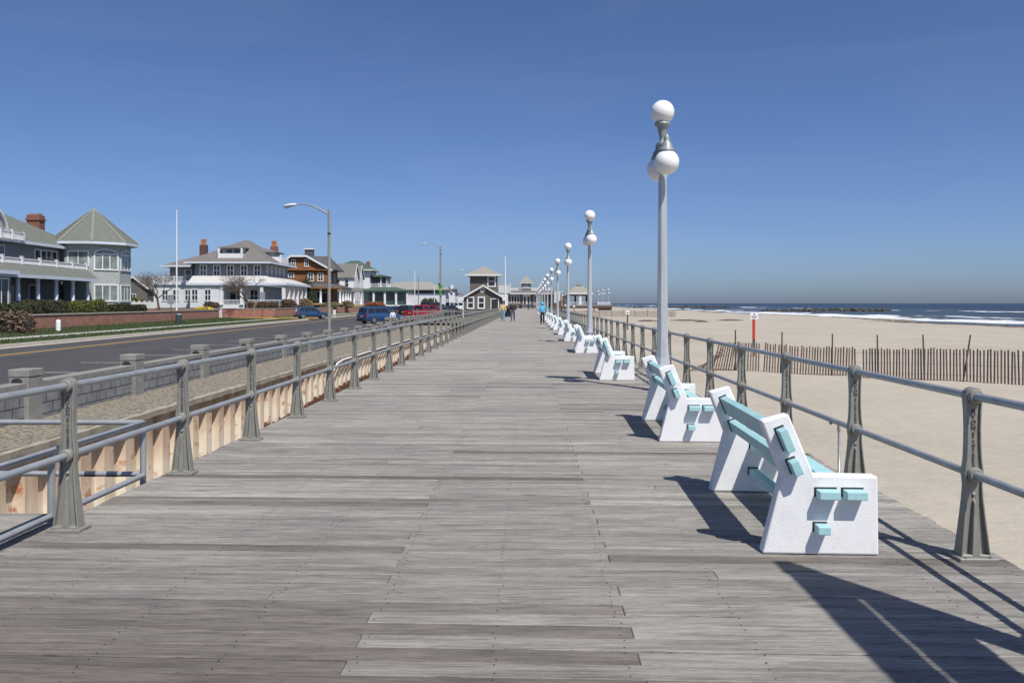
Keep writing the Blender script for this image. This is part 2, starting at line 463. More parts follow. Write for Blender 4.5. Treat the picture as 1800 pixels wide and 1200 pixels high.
def spots(name, col, scale, lo, hi, amount=1.0, stretch=(1, 1, 1)):
    nt = MATS[name].node_tree
    b = nt.nodes['Principled BSDF']
    src = b.inputs['Base Color'].links[0].from_socket
    n = N(nt, 'ShaderNodeTexNoise', Scale=scale, Detail=8.0, Roughness=0.7)
    L(nt, pos(nt, stretch), n.inputs['Vector'])
    mr = N(nt, 'ShaderNodeMapRange')
    mr.inputs['From Min'].default_value = lo
    mr.inputs['From Max'].default_value = hi
    mr.inputs['To Max'].default_value = amount
    L(nt, n.outputs['Fac'], mr.inputs['Value'])
    mx = N(nt, 'ShaderNodeMix', data_type='RGBA')
    L(nt, mr.outputs[0], mx.inputs[0])
    L(nt, src, mx.inputs[6])
    mx.inputs[7].default_value = (*col, 1)
    L(nt, mx.outputs[2], b.inputs['Base Color'])


spots('white_stucco', (0.42, 0.39, 0.34), 9, 0.63, 0.72, 0.55)
spots('white_stucco', (0.55, 0.54, 0.52), 3, 0.55, 0.75, 0.4, (2, 2, 0.6))
spots('turquoise_paint', (0.50, 0.55, 0.53), 16, 0.62, 0.70, 0.6, (3, 0.6, 3))
spots('cast_iron', (0.20, 0.115, 0.06), 14, 0.64, 0.72, 0.6)
spots('galvanised_pipe', (0.22, 0.17, 0.13), 10, 0.64, 0.72, 0.5)
spots('lamp_pole_paint', (0.30, 0.26, 0.22), 7, 0.64, 0.74, 0.5, (3, 3, 0.5))
spots('asphalt', (0.040, 0.039, 0.039), 0.5, 0.55, 0.66, 0.6, (1.5, 0.25, 1))
spots('asphalt', (0.088, 0.085, 0.08), 2.2, 0.58, 0.70, 0.5)
spots('pier_concrete', (0.12, 0.115, 0.095), 5, 0.56, 0.70, 0.6, (1, 1, 0.5))
spots('grey_block', (0.11, 0.11, 0.105), 2.5, 0.55, 0.70, 0.6, (1, 1, 0.6))
spots('lawn', (0.11, 0.10, 0.045), 0.7, 0.54, 0.68, 0.7)


def car_paint(name, c):
    m, nt, b = newmat(name)
    n = N(nt, 'ShaderNodeTexNoise', Scale=1.5, Detail=3.0)
    L(nt, pos(nt), n.inputs['Vector'])
    r = ramp(nt, n.outputs['Fac'], [(0.3, tuple(x * 0.88 for x in c)), (0.7, c)])
    L(nt, r.outputs[0], b.inputs['Base Color'])
    b.inputs['Roughness'].default_value = 0.28
    b.inputs['Metallic'].default_value = 0.15
    b.inputs['Coat Weight'].default_value = 0.7
    b.inputs['Coat Roughness'].default_value = 0.08
    return m


def cloth(name, c):
    return mat(name, c, tuple(x * 0.7 for x in c), 9, 0.9, bmp=0.4, bscale=30, bdist=0.01)


def glass_dark(name, c=(0.02, 0.025, 0.03), rough=0.06):
    m, nt, b = newmat(name)
    n = N(nt, 'ShaderNodeTexNoise', Scale=0.9, Detail=2.0)
    L(nt, pos(nt), n.inputs['Vector'])
    r = ramp(nt, n.outputs['Fac'], [(0.35, c), (0.7, tuple(min(1, x * 2.2) for x in c))])
    L(nt, r.outputs[0], b.inputs['Base Color'])
    b.inputs['Roughness'].default_value = rough
    b.inputs['Specular IOR Level'].default_value = 0.6
    return m


glass_dark('window_glass')
glass_dark('curtained_glass', (0.13, 0.155, 0.14), 0.1)
glass_dark('car_glass', (0.012, 0.014, 0.016), 0.04)


# ------------------------------------------------------------------ mesh builder
class MB:
    def __init__(s):
        s.v = []
        s.f = []
        s.sm = []
        s.M = Matrix.Identity(4)

    def frame(s, loc=(0, 0, 0), rz=0.0, rx=0.0, ry=0.0):
        s.M = Matrix.Translation(loc) @ Matrix.Rotation(rz, 4, 'Z') @ Matrix.Rotation(ry, 4, 'Y') @ Matrix.Rotation(rx, 4, 'X')
        return s

    def add(s, vs, fs, smooth=False):
        o = len(s.v)
        M = s.M
        s.v += [tuple(M @ Vector(p)) for p in vs]
        s.f += [tuple(i + o for i in f) for f in fs]
        s.sm += [smooth] * len(fs)
        return s

    def box(s, x0, x1, y0, y1, z0, z1, bottom=True):
        vs = [(x0, y0, z0), (x1, y0, z0), (x1, y1, z0), (x0, y1, z0), (x0, y0, z1), (x1, y0, z1), (x1, y1, z1), (x0, y1, z1)]
        fs = [(4, 5, 6, 7), (0, 1, 5, 4), (1, 2, 6, 5), (2, 3, 7, 6), (3, 0, 4, 7)]
        if bottom:
            fs.append((3, 2, 1, 0))
        return s.add(vs, fs)

    def cbox(s, cx, cy, cz, sx, sy, sz):
        return s.box(cx - sx / 2, cx + sx / 2, cy - sy / 2, cy + sy / 2, cz - sz / 2, cz + sz / 2)

    def prism(s, pts, a, b, axis='y'):
        """pts: 2-D outline, counter-clockwise seen from -axis for y (x,z)"""
        n = len(pts)

        def P(u, v, t):
            return {'y': (u, t, v), 'x': (t, u, v), 'z': (u, v, t)}[axis]
        vs = [P(u, v, a) for u, v in pts] + [P(u, v, b) for u, v in pts]
        fs = [tuple(range(n)), tuple(range(2 * n - 1, n - 1, -1))]
        for i in range(n):
            j = (i + 1) % n
            fs.append((i, i + n, j + n, j))
        return s.add(vs, fs)

    def quad(s, a, b, c, d):
        return s.add([a, b, c, d], [(0, 1, 2, 3)])

    def poly(s, pts):
        return s.add(pts, [tuple(range(len(pts)))])

    def tube(s, pts, r, n=8, smooth=True, cap=True):
        pts = [Vector(p) for p in pts]
        rs = r if isinstance(r, (list, tuple)) else [r] * len(pts)
        vs = []
        up = None
        for i, p in enumerate(pts):
            t = (pts[min(i + 1, len(pts) - 1)] - pts[max(i - 1, 0)]).normalized()
            if up is None:
                up = Vector((0, 0, 1)) if abs(t.z) < 0.9 else Vector((1, 0, 0))
            u = t.cross(up)
            if u.length < 1e-4:
                u = t.cross(Vector((0.3, 1, 0.2)))
            u.normalize()
            w = u.cross(t).normalized()
            up = w
            for k in range(n):
                a = 2 * PI * k / n
                vs.append(p + (u * math.cos(a) + w * math.sin(a)) * rs[i])
        fs = []
        for i in range(len(pts) - 1):
            for k in range(n):
                k2 = (k + 1) % n
                fs.append((i * n + k, i * n + k2, (i + 1) * n + k2, (i + 1) * n + k))
        s.add(vs, fs, smooth)
        if cap:
            o = len(pts) - 1
            s.add([vs[k] for k in range(n)], [tuple(range(n - 1, -1, -1))])
            s.add([vs[o * n + k] for k in range(n)], [tuple(range(n))])
        return s

    def lathe(s, prof, c=(0, 0, 0), n=16, smooth=True, ph=0.0):
        vs = []
        fs = []
        for r, z in prof:
            for k in range(n):
                a = 2 * PI * (k + ph) / n
                vs.append((c[0] + r * math.cos(a), c[1] + r * math.sin(a), c[2] + z))
        for i in range(len(prof) - 1):
            for k in range(n):
                k2 = (k + 1) % n
                fs.append((i * n + k, i * n + k2, (i + 1) * n + k2, (i + 1) * n + k))
        s.add(vs, fs, smooth)
        m = len(prof) - 1
        s.add(vs[:n], [tuple(range(n - 1, -1, -1))])
        s.add(vs[m * n:], [tuple(range(n))])
        return s

    def ball(s, c, r, n=20, m=12, sq=(1, 1, 1)):
        vs = [(c[0], c[1], c[2] - r * sq[2])]
        for i in range(1, m):
            a = -PI / 2 + PI * i / m
            for k in range(n):
                b = 2 * PI * k / n
                vs.append((c[0] + r * sq[0] * math.cos(a) * math.cos(b), c[1] + r * sq[1] * math.cos(a) * math.sin(b), c[2] + r * sq[2] * math.sin(a)))
        vs.append((c[0], c[1], c[2] + r * sq[2]))
        fs = []
        for k in range(n):
            fs.append((0, 1 + (k + 1) % n, 1 + k))
            fs.append((len(vs) - 1, 1 + (m - 2) * n + k, 1 + (m - 2) * n + (k + 1) % n))
        for i in range(m - 2):
            for k in range(n):
                k2 = (k + 1) % n
                fs.append((1 + i * n + k, 1 + i * n + k2, 1 + (i + 1) * n + k2, 1 + (i + 1) * n + k))
        return s.add(vs, fs, True)

    def leaf(s, p, size, rng):
        n = Vector((rng.gauss(0, 1), rng.gauss(0, 1), rng.gauss(0, 1))).normalized()
        u = n.orthogonal().normalized()
        w = n.cross(u)
        a = rng.random() * 2 * PI
        u, w = u * math.cos(a) + w * math.sin(a), w * math.cos(a) - u * math.sin(a)
        p = Vector(p)
        k = size * rng.uniform(0.6, 1.3)
        return s.add([p - u * k, p - w * k * 0.5, p + u * k, p + w * k * 0.5], [(0, 1, 2, 3)])

    def build(s, name, m, parent=None, bevel=0.0, loc=None, seg=2):
        me = bpy.data.meshes.new(name)
        me.from_pydata(s.v, [], s.f)
        me.polygons.foreach_set('use_smooth', s.sm)
        me.materials.append(MATS[m])
        me.update()
        o = bpy.data.objects.new(name, me)
        COL.objects.link(o)
        if parent is not None:
            o.parent = parent
        if loc:
            o.location = loc
        if bevel > 0:
            bv = o.modifiers.new('edge', 'BEVEL')
            bv.width = bevel
            bv.segments = seg
            bv.limit_method = 'ANGLE'
        return o


def tag(o, label, cat, group=None):
    o['label'] = label
    o['category'] = cat
    if group:
        o['group'] = group
    return o


def thing(name, label, cat, loc=(0, 0, 0), rz=0.0, group=None):
    o = bpy.data.objects.new(name, None)
    COL.objects.link(o)
    o.location = loc
    o.rotation_euler = (0, 0, rz)
    o.empty_display_size = 0.2
    return tag(o, label, cat, group)


def struct(o, kind='structure'):
    o['kind'] = kind
    return o


KIDS = {}


def kids(o):
    return [c for c in COL.objects if c.parent is o]


def copy_tree(o, parent=None, skip=()):
    c = o.copy()
    COL.objects.link(c)
    if parent is not None:
        c.parent = parent
    for ch in kids(o):
        if ch.name.split('.')[0] in skip:
            continue
        copy_tree(ch, c, skip)
    return c


ORD = ['first', 'second', 'third', 'fourth', 'fifth', 'sixth', 'seventh', 'eighth', 'ninth', 'tenth', 'eleventh', 'twelfth', 'thirteenth', 'fourteenth', 'fifteenth', 'sixteenth', 'seventeenth', 'eighteenth']

# ------------------------------------------------------------------ camera, sun, sky
cam = bpy.data.cameras.new('camera')
cam.sensor_width = 36.0
cam.lens = 28.8
cam.shift_y = -67.0 / 1800.0
cam.clip_end = 80000.0
cam.clip_start = 0.05
co = bpy.data.objects.new('camera', cam)
COL.objects.link(co)
co.location = (0, 0, EYE)
co.rotation_euler = (PI / 2, 0, TH)
sc.camera = co

ELEV = math.radians(56)
AZ = Vector((0.544, -0.839, 0)).normalized()
sun = bpy.data.lights.new('sun', 'SUN')
sun.energy = 5.0
sun.angle = math.radians(0.53)
sun.color = (1.0, 0.955, 0.89)
so = bpy.data.objects.new('sun', sun)
COL.objects.link(so)
so.location = (20, -30, 60)
so.rotation_euler = Vector((-AZ.x * math.cos(ELEV), -AZ.y * math.cos(ELEV), -math.sin(ELEV))).to_track_quat('-Z', 'Y').to_euler()

w = bpy.data.worlds.new('World')
sc.world = w
w.use_nodes = True
nt = w.node_tree
bgn = nt.nodes['Background']
sky = nt.nodes.new('ShaderNodeTexSky')
sky.sky_type = 'NISHITA'
sky.sun_disc = False
sky.sun_elevation = ELEV
sky.sun_rotation = math.atan2(AZ.x, AZ.y)
sky.altitude = 0.0
sky.air_density = 0.7
sky.dust_density = 1.0
sky.ozone_density = 8.0
tc = nt.nodes.new('ShaderNodeTexCoord')
mp = nt.nodes.new('ShaderNodeMapping')
mp.inputs['Scale'].default_value = (1.2, 1.2, 7.0)
mp.inputs['Rotation'].default_value = (0.0, 0.12, 0.3)
nt.links.new(tc.outputs['Generated'], mp.inputs['Vector'])
cn = nt.nodes.new('ShaderNodeTexNoise')
cn.inputs['Scale'].default_value = 1.6
cn.inputs['Detail'].default_value = 7.0
cn.inputs['Roughness'].default_value = 0.62
cn.inputs['Distortion'].default_value = 0.8
nt.links.new(mp.outputs[0], cn.inputs['Vector'])
cm = nt.nodes.new('ShaderNodeMapRange')
cm.inputs['From Min'].default_value = 0.46
cm.inputs['From Max'].default_value = 0.80
cm.inputs['To Max'].default_value = 0.08
nt.links.new(cn.outputs['Fac'], cm.inputs['Value'])
cx_ = nt.nodes.new('ShaderNodeMix')
cx_.data_type = 'RGBA'
nt.links.new(cm.outputs[0], cx_.inputs[0])
nt.links.new(sky.outputs[0], cx_.inputs[6])
cx_.inputs[7].default_value = (4.6, 5.0, 5.6, 1)
wb = nt.nodes.new('ShaderNodeMix')
wb.data_type = 'RGBA'
wb.blend_type = 'MULTIPLY'
wb.inputs[0].default_value = 1.0
nt.links.new(cx_.outputs[2], wb.inputs[6])
wb.inputs[7].default_value = (0.98, 0.975, 1.06, 1)
nt.links.new(wb.outputs[2], bgn.inputs[0])
bgn.inputs[1].default_value = 0.105
sc.view_settings.view_transform = 'Standard'
sc.view_settings.look = 'None'
sc.view_settings.exposure = 0.0
sc.view_settings.gamma = 1.0
sc.view_settings.use_curve_mapping = False

# ------------------------------------------------------------------ the setting
ROAD_Z = -0.47


def RX(off, y):
    return off - 0.05 * y


def wall_x(y):
    return -8.45 - 0.03 * y


def wall_dz(y):
    if y > 60:
        return 0.0
    t = min(1, max(0, (y - 22) / 24.0))
    return -0.15 * t * t * (3 - 2 * t)


# boardwalk: every plank a real board, in two or three lengths
def build_boardwalk():
    mb = MB()
    tones = []
    y = 0.6
    k = 0
    pitch = 0.1455
    SK = -0.018
    while y < 300:
        x0 = -3.42 + R.uniform(-0.008, 0.004)
        x1 = 2.99 + R.uniform(-0.015, 0.015)
        if y < 6.0:
            x0 = -8.6
        if k % 2:
            js = [0.5 + R.uniform(-0.01, 0.01)] if R.random() < 0.8 else [0.5 + 0.61]
        else:
            js = [-0.81 + R.uniform(-0.01, 0.01)] if R.random() < 0.8 else [-1.42]
        if x0 < -8:
            js = [-3.4] + js
        xs = [x0] + js + [x1]
        for a, b in zip(xs[:-1], xs[1:]):
            z = R.uniform(-0.0035, 0.0)
            g = 0.0015
            wdt = pitch - R.uniform(0.006, 0.012)
            ya, yb = y + SK * (a + g), y + SK * (b - g)
            vs = [(a + g, ya, z - .04), (b - g, yb, z - .04), (b - g, yb + wdt, z - .04), (a + g, ya + wdt, z - .04)]
            e = 0.004
            vs += [(a + g, ya, z - e), (b - g, yb, z - e), (b - g, yb + wdt, z - e), (a + g, ya + wdt, z - e)]
            vs += [(a + g + e, ya + e, z), (b - g - e, yb + e, z), (b - g - e, yb + wdt - e, z), (a + g + e, ya + wdt - e, z)]
            fs = [(8, 9, 10, 11)]
            for i in range(4):
                j = (i + 1) % 4
                fs.append((i, j, j + 4, i + 4))
                fs.append((i + 4, j + 4, j + 8, i + 8))
            mb.add(vs, fs)
            near = max(0.0, min(1.0, (6.3 - y) / 3.0))  # planks darken toward the near left and lighten with distance
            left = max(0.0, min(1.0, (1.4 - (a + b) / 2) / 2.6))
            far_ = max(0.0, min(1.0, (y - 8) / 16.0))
            tones += [max(0.0, min(1.0, R.choice((R.uniform(0.05, 1.0), R.uniform(0.38, 0.75), R.uniform(0.38, 0.75))) * (1 - 0.72 * near * left - 0.14 * near) + 0.20 * far_))] * 12
        y += pitch
        k += 1
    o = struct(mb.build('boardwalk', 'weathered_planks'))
    at_ = o.data.attributes.new('board_tone', 'FLOAT', 'POINT')
    at_.data.foreach_set('value', tones)
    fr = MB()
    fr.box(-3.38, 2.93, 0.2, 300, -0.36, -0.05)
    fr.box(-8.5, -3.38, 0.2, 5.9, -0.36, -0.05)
    fr.build('undersheet_shade', 'gap_shade_nail_dark', o)  # solid dark box; its colour stands for the shade below the plank gaps
    nb_ = MB()
    y = 0.6
    k = 0
    while y < 16:
        for j in range(-5, 6):
            x = -0.155 + 0.61 * j
            if not -3.3 < x < 2.9:
                continue
            for f in (0.03, 0.112):
                if R.random() < 0.12:
                    continue
                cx, cy = x + R.uniform(-0.015, 0.015), y + SK * x + f + R.uniform(-0.006, 0.006)
                q = [(cx + 0.0048 * math.cos(a), cy + 0.0048 * math.sin(a), 0.0012) for a in [PI * i / 3 for i in range(6)]]
                nb_.poly(q)
        y += pitch
    struct(nb_.build('nail_heads', 'gap_shade_nail_dark', o), 'stuff')
    return o


build_boardwalk()


# sand: falls from the boardwalk to the water, with a lower trench on the street side
def sand_z(x, y):
    if x < -3.2:
        z = -2.2
    elif x < 1.5:
        z = -2.2 + (x + 3.2) / 4.7 * 1.35
    elif x < 28:
        z = -0.86 - 0.06 * max(0, (x - 8) / 20)
    else:
        z = -0.92 - (x - 28) * 0.0268
    if x > 2.5:
        z += 0.05 * math.sin(x * 0.7 + 1.3 * math.sin(y * 0.21)) * math.sin(y * 0.33 + 0.5) + 0.03 * math.sin(y * 1.1 + x * 1.7)
    if x > 60:
        z += 0.16 * math.sin(y / 31.0) + 0.10 * math.sin(y / 11.0 + 1)
    return z


def grid(xs, ys, zf):
    mb = MB()
    vs = [(x, y, zf(x, y)) for y in ys for x in xs]
    nx = len(xs)
    fs = []
    for j in range(len(ys) - 1):
        for i in range(nx - 1):
            a = j * nx + i
            fs.append((a, a + 1, a + nx + 1, a + nx))
    mb.add(vs, fs, True)
    return mb


def geo(a, b, first, growth):
    out = [a]
    st = first
    while out[-1] < b:
        out.append(out[-1] + st)
        st *= growth
    out[-1] = b
    return out


xs = [-7.4, -5, -3.3, -3.0, 0.0, 1.5] + geo(2.2, 190, 0.4, 1.02)
ys = geo(-6, 1500, 0.5, 1.018)
struct(grid(xs, ys, sand_z).build('sand', 'beach_sand'))


def sea_z(x, y):
    z = -2.6
    if x < 420:
        m = 0.5 + 0.5 * math.sin(y / 47.0 + 1.1 * math.sin(y / 19.0)) * math.sin(y / 83.0 + 2)
        for cx, h, wd in ((104, 0.22, 3), (113, 0.38, 4), (126, 0.5, 5), (150, 0.65, 7), (178, 0.8, 9), (225, 0.6, 10)):
            c = cx + 5 * math.sin(y / 60.0 + cx) + 2.5 * math.sin(y / 23.0)
            d = (x - c) / wd
            z += h * math.exp(-d * d) * (0.35 + m)
    return z


xs = [70] + [84 + 1.6 * i for i in range(110)] + geo(262, 40000, 8, 1.35)
ys = [-3000, -600, -100] + geo(-10, 900, 6, 1.012) + [1500, 3000, 8000, 40000]
struct(grid(xs, ys, sea_z).build('sea', 'sea_water'))


# land on the street side
def strip(name, fa, fb, y0, y1, z, m, n=24, zb=None):
    mb = MB()
    vs = []
    for i in range(n + 1):
        y = y0 + (y1 - y0) * i / n
        vs += [(fa(y), y, z), (fb(y), y, z if zb is None else zb)]
    mb.add(vs, [(2 * i, 2 * i + 1, 2 * i + 3, 2 * i + 2) for i in range(n)])
    return struct(mb.build(name, m))


mb = MB()
mb.quad((-3000, -300, -0.60), (-7.6, -300, -0.60), (-7.6, 3000, -0.60), (-3000, 3000, -0.60))
struct(mb.build('ground', 'lawn'))
strip('road', lambda y: RX(-22.3, y), lambda y: wall_x(y) - 0.05, -30, 600, ROAD_Z, 'asphalt', 2)
SS0, SS1 = 101.5, 110.5
mb = MB()
mb.quad((-120, SS0, ROAD_Z - 0.004), (RX(-22.0, SS0), SS0, ROAD_Z - 0.004), (RX(-22.0, SS1), SS1, ROAD_Z - 0.004), (-120, SS1, ROAD_Z - 0.004))
struct(mb.build('side_street', 'asphalt'))


def yellow():
    mb = MB()
    for o in (-19.22, -19.44):
        vs = []
        for i in range(41):
            y = -30 + 630 * i / 40
            vs += [(RX(o - 0.06, y), y, ROAD_Z + 0.004), (RX(o + 0.06, y), y, ROAD_Z + 0.004)]
        mb.add(vs, [(2 * i, 2 * i + 1, 2 * i + 3, 2 * i + 2) for i in range(40)])
    return struct(mb.build('centre_line', 'road_paint_yellow'))


yellow()
mb = MB()
y = 20.2
while y < 190:
    xa = wall_x(y) - 0.4
    xb = RX(-14.2, y)
    mb.quad((xb, y - 0.055, ROAD_Z + 0.004), (xa, y - 0.03, ROAD_Z + 0.004), (xa, y + 0.08, ROAD_Z + 0.004), (xb, y + 0.055, ROAD_Z + 0.004))
    y += 4.05
struct(mb.build('parking_bay_lines', 'road_paint_white'))


def kerb(name, y0, y1, m='kerb_concrete'):
    mb = MB()
    n = 12
    pr = [(0.42, 0.012), (0.02, 0.03), (0.0, 0.15), (-0.16, 0.16), (-0.3, 0.16)]
    vs = []
    for i in range(n + 1):
        y = y0 + (y1 - y0) * i / n
        for u, v in pr:
            vs.append((RX(-22.3, y) + u, y, ROAD_Z + v))
    k = len(pr)
    fs = []
    for i in range(n):
        for j in range(k - 1):
            fs.append((i * k + j, i * k + j + 1, (i + 1) * k + j + 1, (i + 1) * k + j))
    mb.add(vs, fs)
    return struct(mb.build(name, m))


kerb('kerb', -30, SS0)
kerb('kerb', SS1, 600)
mb = MB()
mb.box(-60, RX(-22.2, SS1), SS1, SS1 + 0.3, ROAD_Z - 0.1, ROAD_Z + 0.17)
struct(mb.build('yellow_kerb', 'road_paint_yellow'))


# verge, pavement and lower lawn, in two blocks either side of the side street
def wallx(y):
    return (-28.0 - 0.092 * y) if y < 105 else (-33.6 - 0.012 * y)


for (ya, yb) in ((-30, SS0), (SS1 + 0.3, 600)):
    strip('verge', lambda y: RX(-25.5, y), lambda y: RX(-22.58, y), ya, yb, -0.325, 'lawn')
    strip('pavement', lambda y: RX(-26.75, y), lambda y: RX(-25.45, y), ya, yb, -0.315, 'walk_concrete')
    strip('lower_lawn', lambda y: wallx(y) - 0.2, lambda y: RX(-26.7, y), ya, yb, -0.14, 'lawn', zb=-0.32)
strip('upper_lawn', lambda y: -110, lambda y: wallx(y) - 0.1, 20, 97.5, 0.85, 'lawn', zb=0.62)
strip('upper_lawn', lambda y: -110, lambda y: wallx(y) - 0.1, 113, 330, 0.95, 'lawn', zb=0.78)


def tufts(name, rect, n, hgt, seed):
    rg = random.Random(seed)
    mb = MB()
    for _ in range(n):
        y = rg.uniform(*rect[2:])
        x = rect[0](y) + (rect[1](y) - rect[0](y)) * rg.random()
        f = (x - rect[0](y)) / (rect[1](y) - rect[0](y))
        z = rect_z(rect, f)
        a = rg.random() * PI
        wv = 0.05
        dx, dy = math.cos(a) * wv, math.sin(a) * wv
        h = hgt * rg.uniform(0.5, 1.4)
        mb.add([(x - dx, y - dy, z - 0.02), (x + dx, y + dy, z - 0.02), (x + rg.uniform(-.05, .05), y + rg.uniform(-.05, .05), z + h)], [(0, 1, 2)])
    return struct(mb.build(name, 'grass_blades'), 'stuff')


def rect_z(rect, f):
    return RECT_Z[0] + (RECT_Z[1] - RECT_Z[0]) * f


RECT_Z = (-0.14, -0.32)
tufts('grass', (lambda y: wallx(y), lambda y: RX(-26.8, y), 36, 98), 14000, 0.09, 3)
RECT_Z = (-0.325, -0.325)
tufts('grass', (lambda y: RX(-25.4, y), lambda y: RX(-22.7, y), 30, 100), 9000, 0.08, 4)

# ------------------------------------------------------------------ bulkhead, its cap and the block wall
bulk = thing('bulkhead', 'rust stained corrugated bulkhead wall with concrete cap beside the boardwalk', 'bulkhead')
mb = MB()
prof = []
y = 4.0
while y < 120:
    prof += [(-7.57, y), (-7.57, y + 0.28), (-7.43, y + 0.36), (-7.43, y + 0.68)]
    y += 0.76
vs = []
for x, yy in prof:
    vs += [(x, yy, -2.4), (x, yy, -0.56)]
mb.add(vs, [(2 * i, 2 * i + 2, 2 * i + 3, 2 * i + 1) for i in range(len(prof) - 1)])
mb.build('piling', 'rusted_piling', bulk)
mb = MB()
n = 400
vs = []
rg = random.Random(5)
for i in range(n + 1):
    y = 2 + 118 * i / n
    e = rg.uniform(-0.02, 0.02)
    vs += [(-7.32 + e, y, -0.62 + rg.uniform(-.012, .012)), (-7.31 + e, y, -0.505), (-7.42 + e, y, -0.485 + rg.uniform(-.01, .01)), (-7.62, y, -0.62)]
fs = []
for i in range(n):
    for j in range(4):
        a, b = i * 4 + j, i * 4 + (j + 1) % 4
        fs.append((a, b, b + 4, a + 4))
mb.add(vs, fs)
mb.build('cap_edge', 'cap_concrete', bulk)
# rough concrete apron between cap and block wall
mb = MB()
vs = []
ncol = 14
for i in range(601):
    y = 2 + 118 * i / 600
    for j in range(ncol + 1):
        f = j / ncol
        x = -7.40 + (wall_x(y) + 0.1 + 7.40) * f
        vs.append((x, y, -0.485 + 0.02 * f + rg.uniform(-0.016, 0.016) * (1 if 0 < j < ncol else 0.2)))
fs = []
for i in range(600):
    for j in range(ncol):
        a = i * (ncol + 1) + j
        fs.append((a + 1, a, a + ncol + 1, a + ncol + 2))
mb.add(vs, fs, True)
mb.build('apron', 'rough_concrete', bulk)
mb = MB()
pp = [(-7.3, 29.5, -0.98), (-7.26, 30.4, -0.92), (-7.24, 31.0, -0.68), (-7.25, 32, -0.61), (-7.25, 36, -0.6), (-7.25, 60, -0.6), (-7.25, 100, -0.6)]
mb.tube(pp, 0.035, 8)
mb.build('conduit', 'pole_white', bulk)

bw = thing('block_wall', 'low grey concrete block wall with capped piers beside the road', 'wall')
mb = MB()


def along(y0, y1, xa, xb, z0, z1, m):
    m.add([(wall_x(y0) + xa, y0, z0), (wall_x(y0) + xb, y0, z0), (wall_x(y1) + xb, y1, z0), (wall_x(y1) + xa, y1, z0),
           (wall_x(y0) + xa, y0, z1), (wall_x(y0) + xb, y0, z1), (wall_x(y1) + xb, y1, z1), (wall_x(y1) + xa, y1, z1)],
          [(4, 5, 6, 7), (0, 1, 5, 4), (1, 2, 6, 5), (2, 3, 7, 6), (3, 0, 4, 7), (3, 2, 1, 0)])


PY = [14.1 + 4.15 * k for k in range(-2, 25)]
for a, b in zip(PY[:-1], PY[1:]):
    mb = MB()
    zo = wall_dz(a + 1)
    along(a + 0.43, b - 0.01, -0.15, 0.15, 0.10 + zo, 0.21 + zo + R.uniform(-0.006, 0.006), mb)
    mb.build('coping', 'pier_concrete', bw, 0.01)
    mb = MB()
    along(a + 0.3, b + 0.1, -0.1, 0.1, -0.6, 0.098 + zo, mb)
    mb.build('blocks', 'grey_block', bw)
first = None
for k, y in enumerate(PY):
    if first is None:
        mb = MB()
        mb.box(-0.175, 0.175, 0.0, 0.42, -0.6 + 0, 0.305)
        first = mb.build('pier', 'pier_concrete', bw, 0.01)
        mb = MB()
        mb.box(-0.185, 0.185, -0.01, 0.43, 0.313, 0.445)
        t = mb.build('pier_cap', 'pier_concrete', first, 0.012)
        mb = MB()
        pts = [(-0.13, 0.215)] + [(0.0 - 0.1 * math.cos(a) - 0.03, 0.225 + 0.07 * math.sin(a)) for a in [PI * i / 8 for i in range(9)]] + [(0.07, 0.215)]
        mb.prism(pts, -0.006, 0.0, 'y')
        t = mb.build('niche_shade', 'gap_shade_nail_dark', first)  # flat dark plate; shade of an arched recess put into its colour
        o = first
    else:
        o = copy_tree(first, bw)
    o.location = (wall_x(y), y, wall_dz(y + 0.5))
    if 59 < y < 63:
        o.scale = (1.35, 1.4, 1.25)
        o.location.z = 0.02

# ------------------------------------------------------------------ railings
def post_outline():
    hw = [(0.02, 0.092), (0.10, 0.084), (0.20, 0.073), (0.30, 0.063), (0.38, 0.056), (0.46, 0.052), (0.50, 0.056), (0.535, 0.060), (0.57, 0.056), (0.62, 0.049), (0.72, 0.044), (0.82, 0.043), (0.92, 0.046), (0.99, 0.051), (1.03, 0.051), (1.055, 0.043), (1.07, 0.026), (1.076, 0.0)]
    return hw


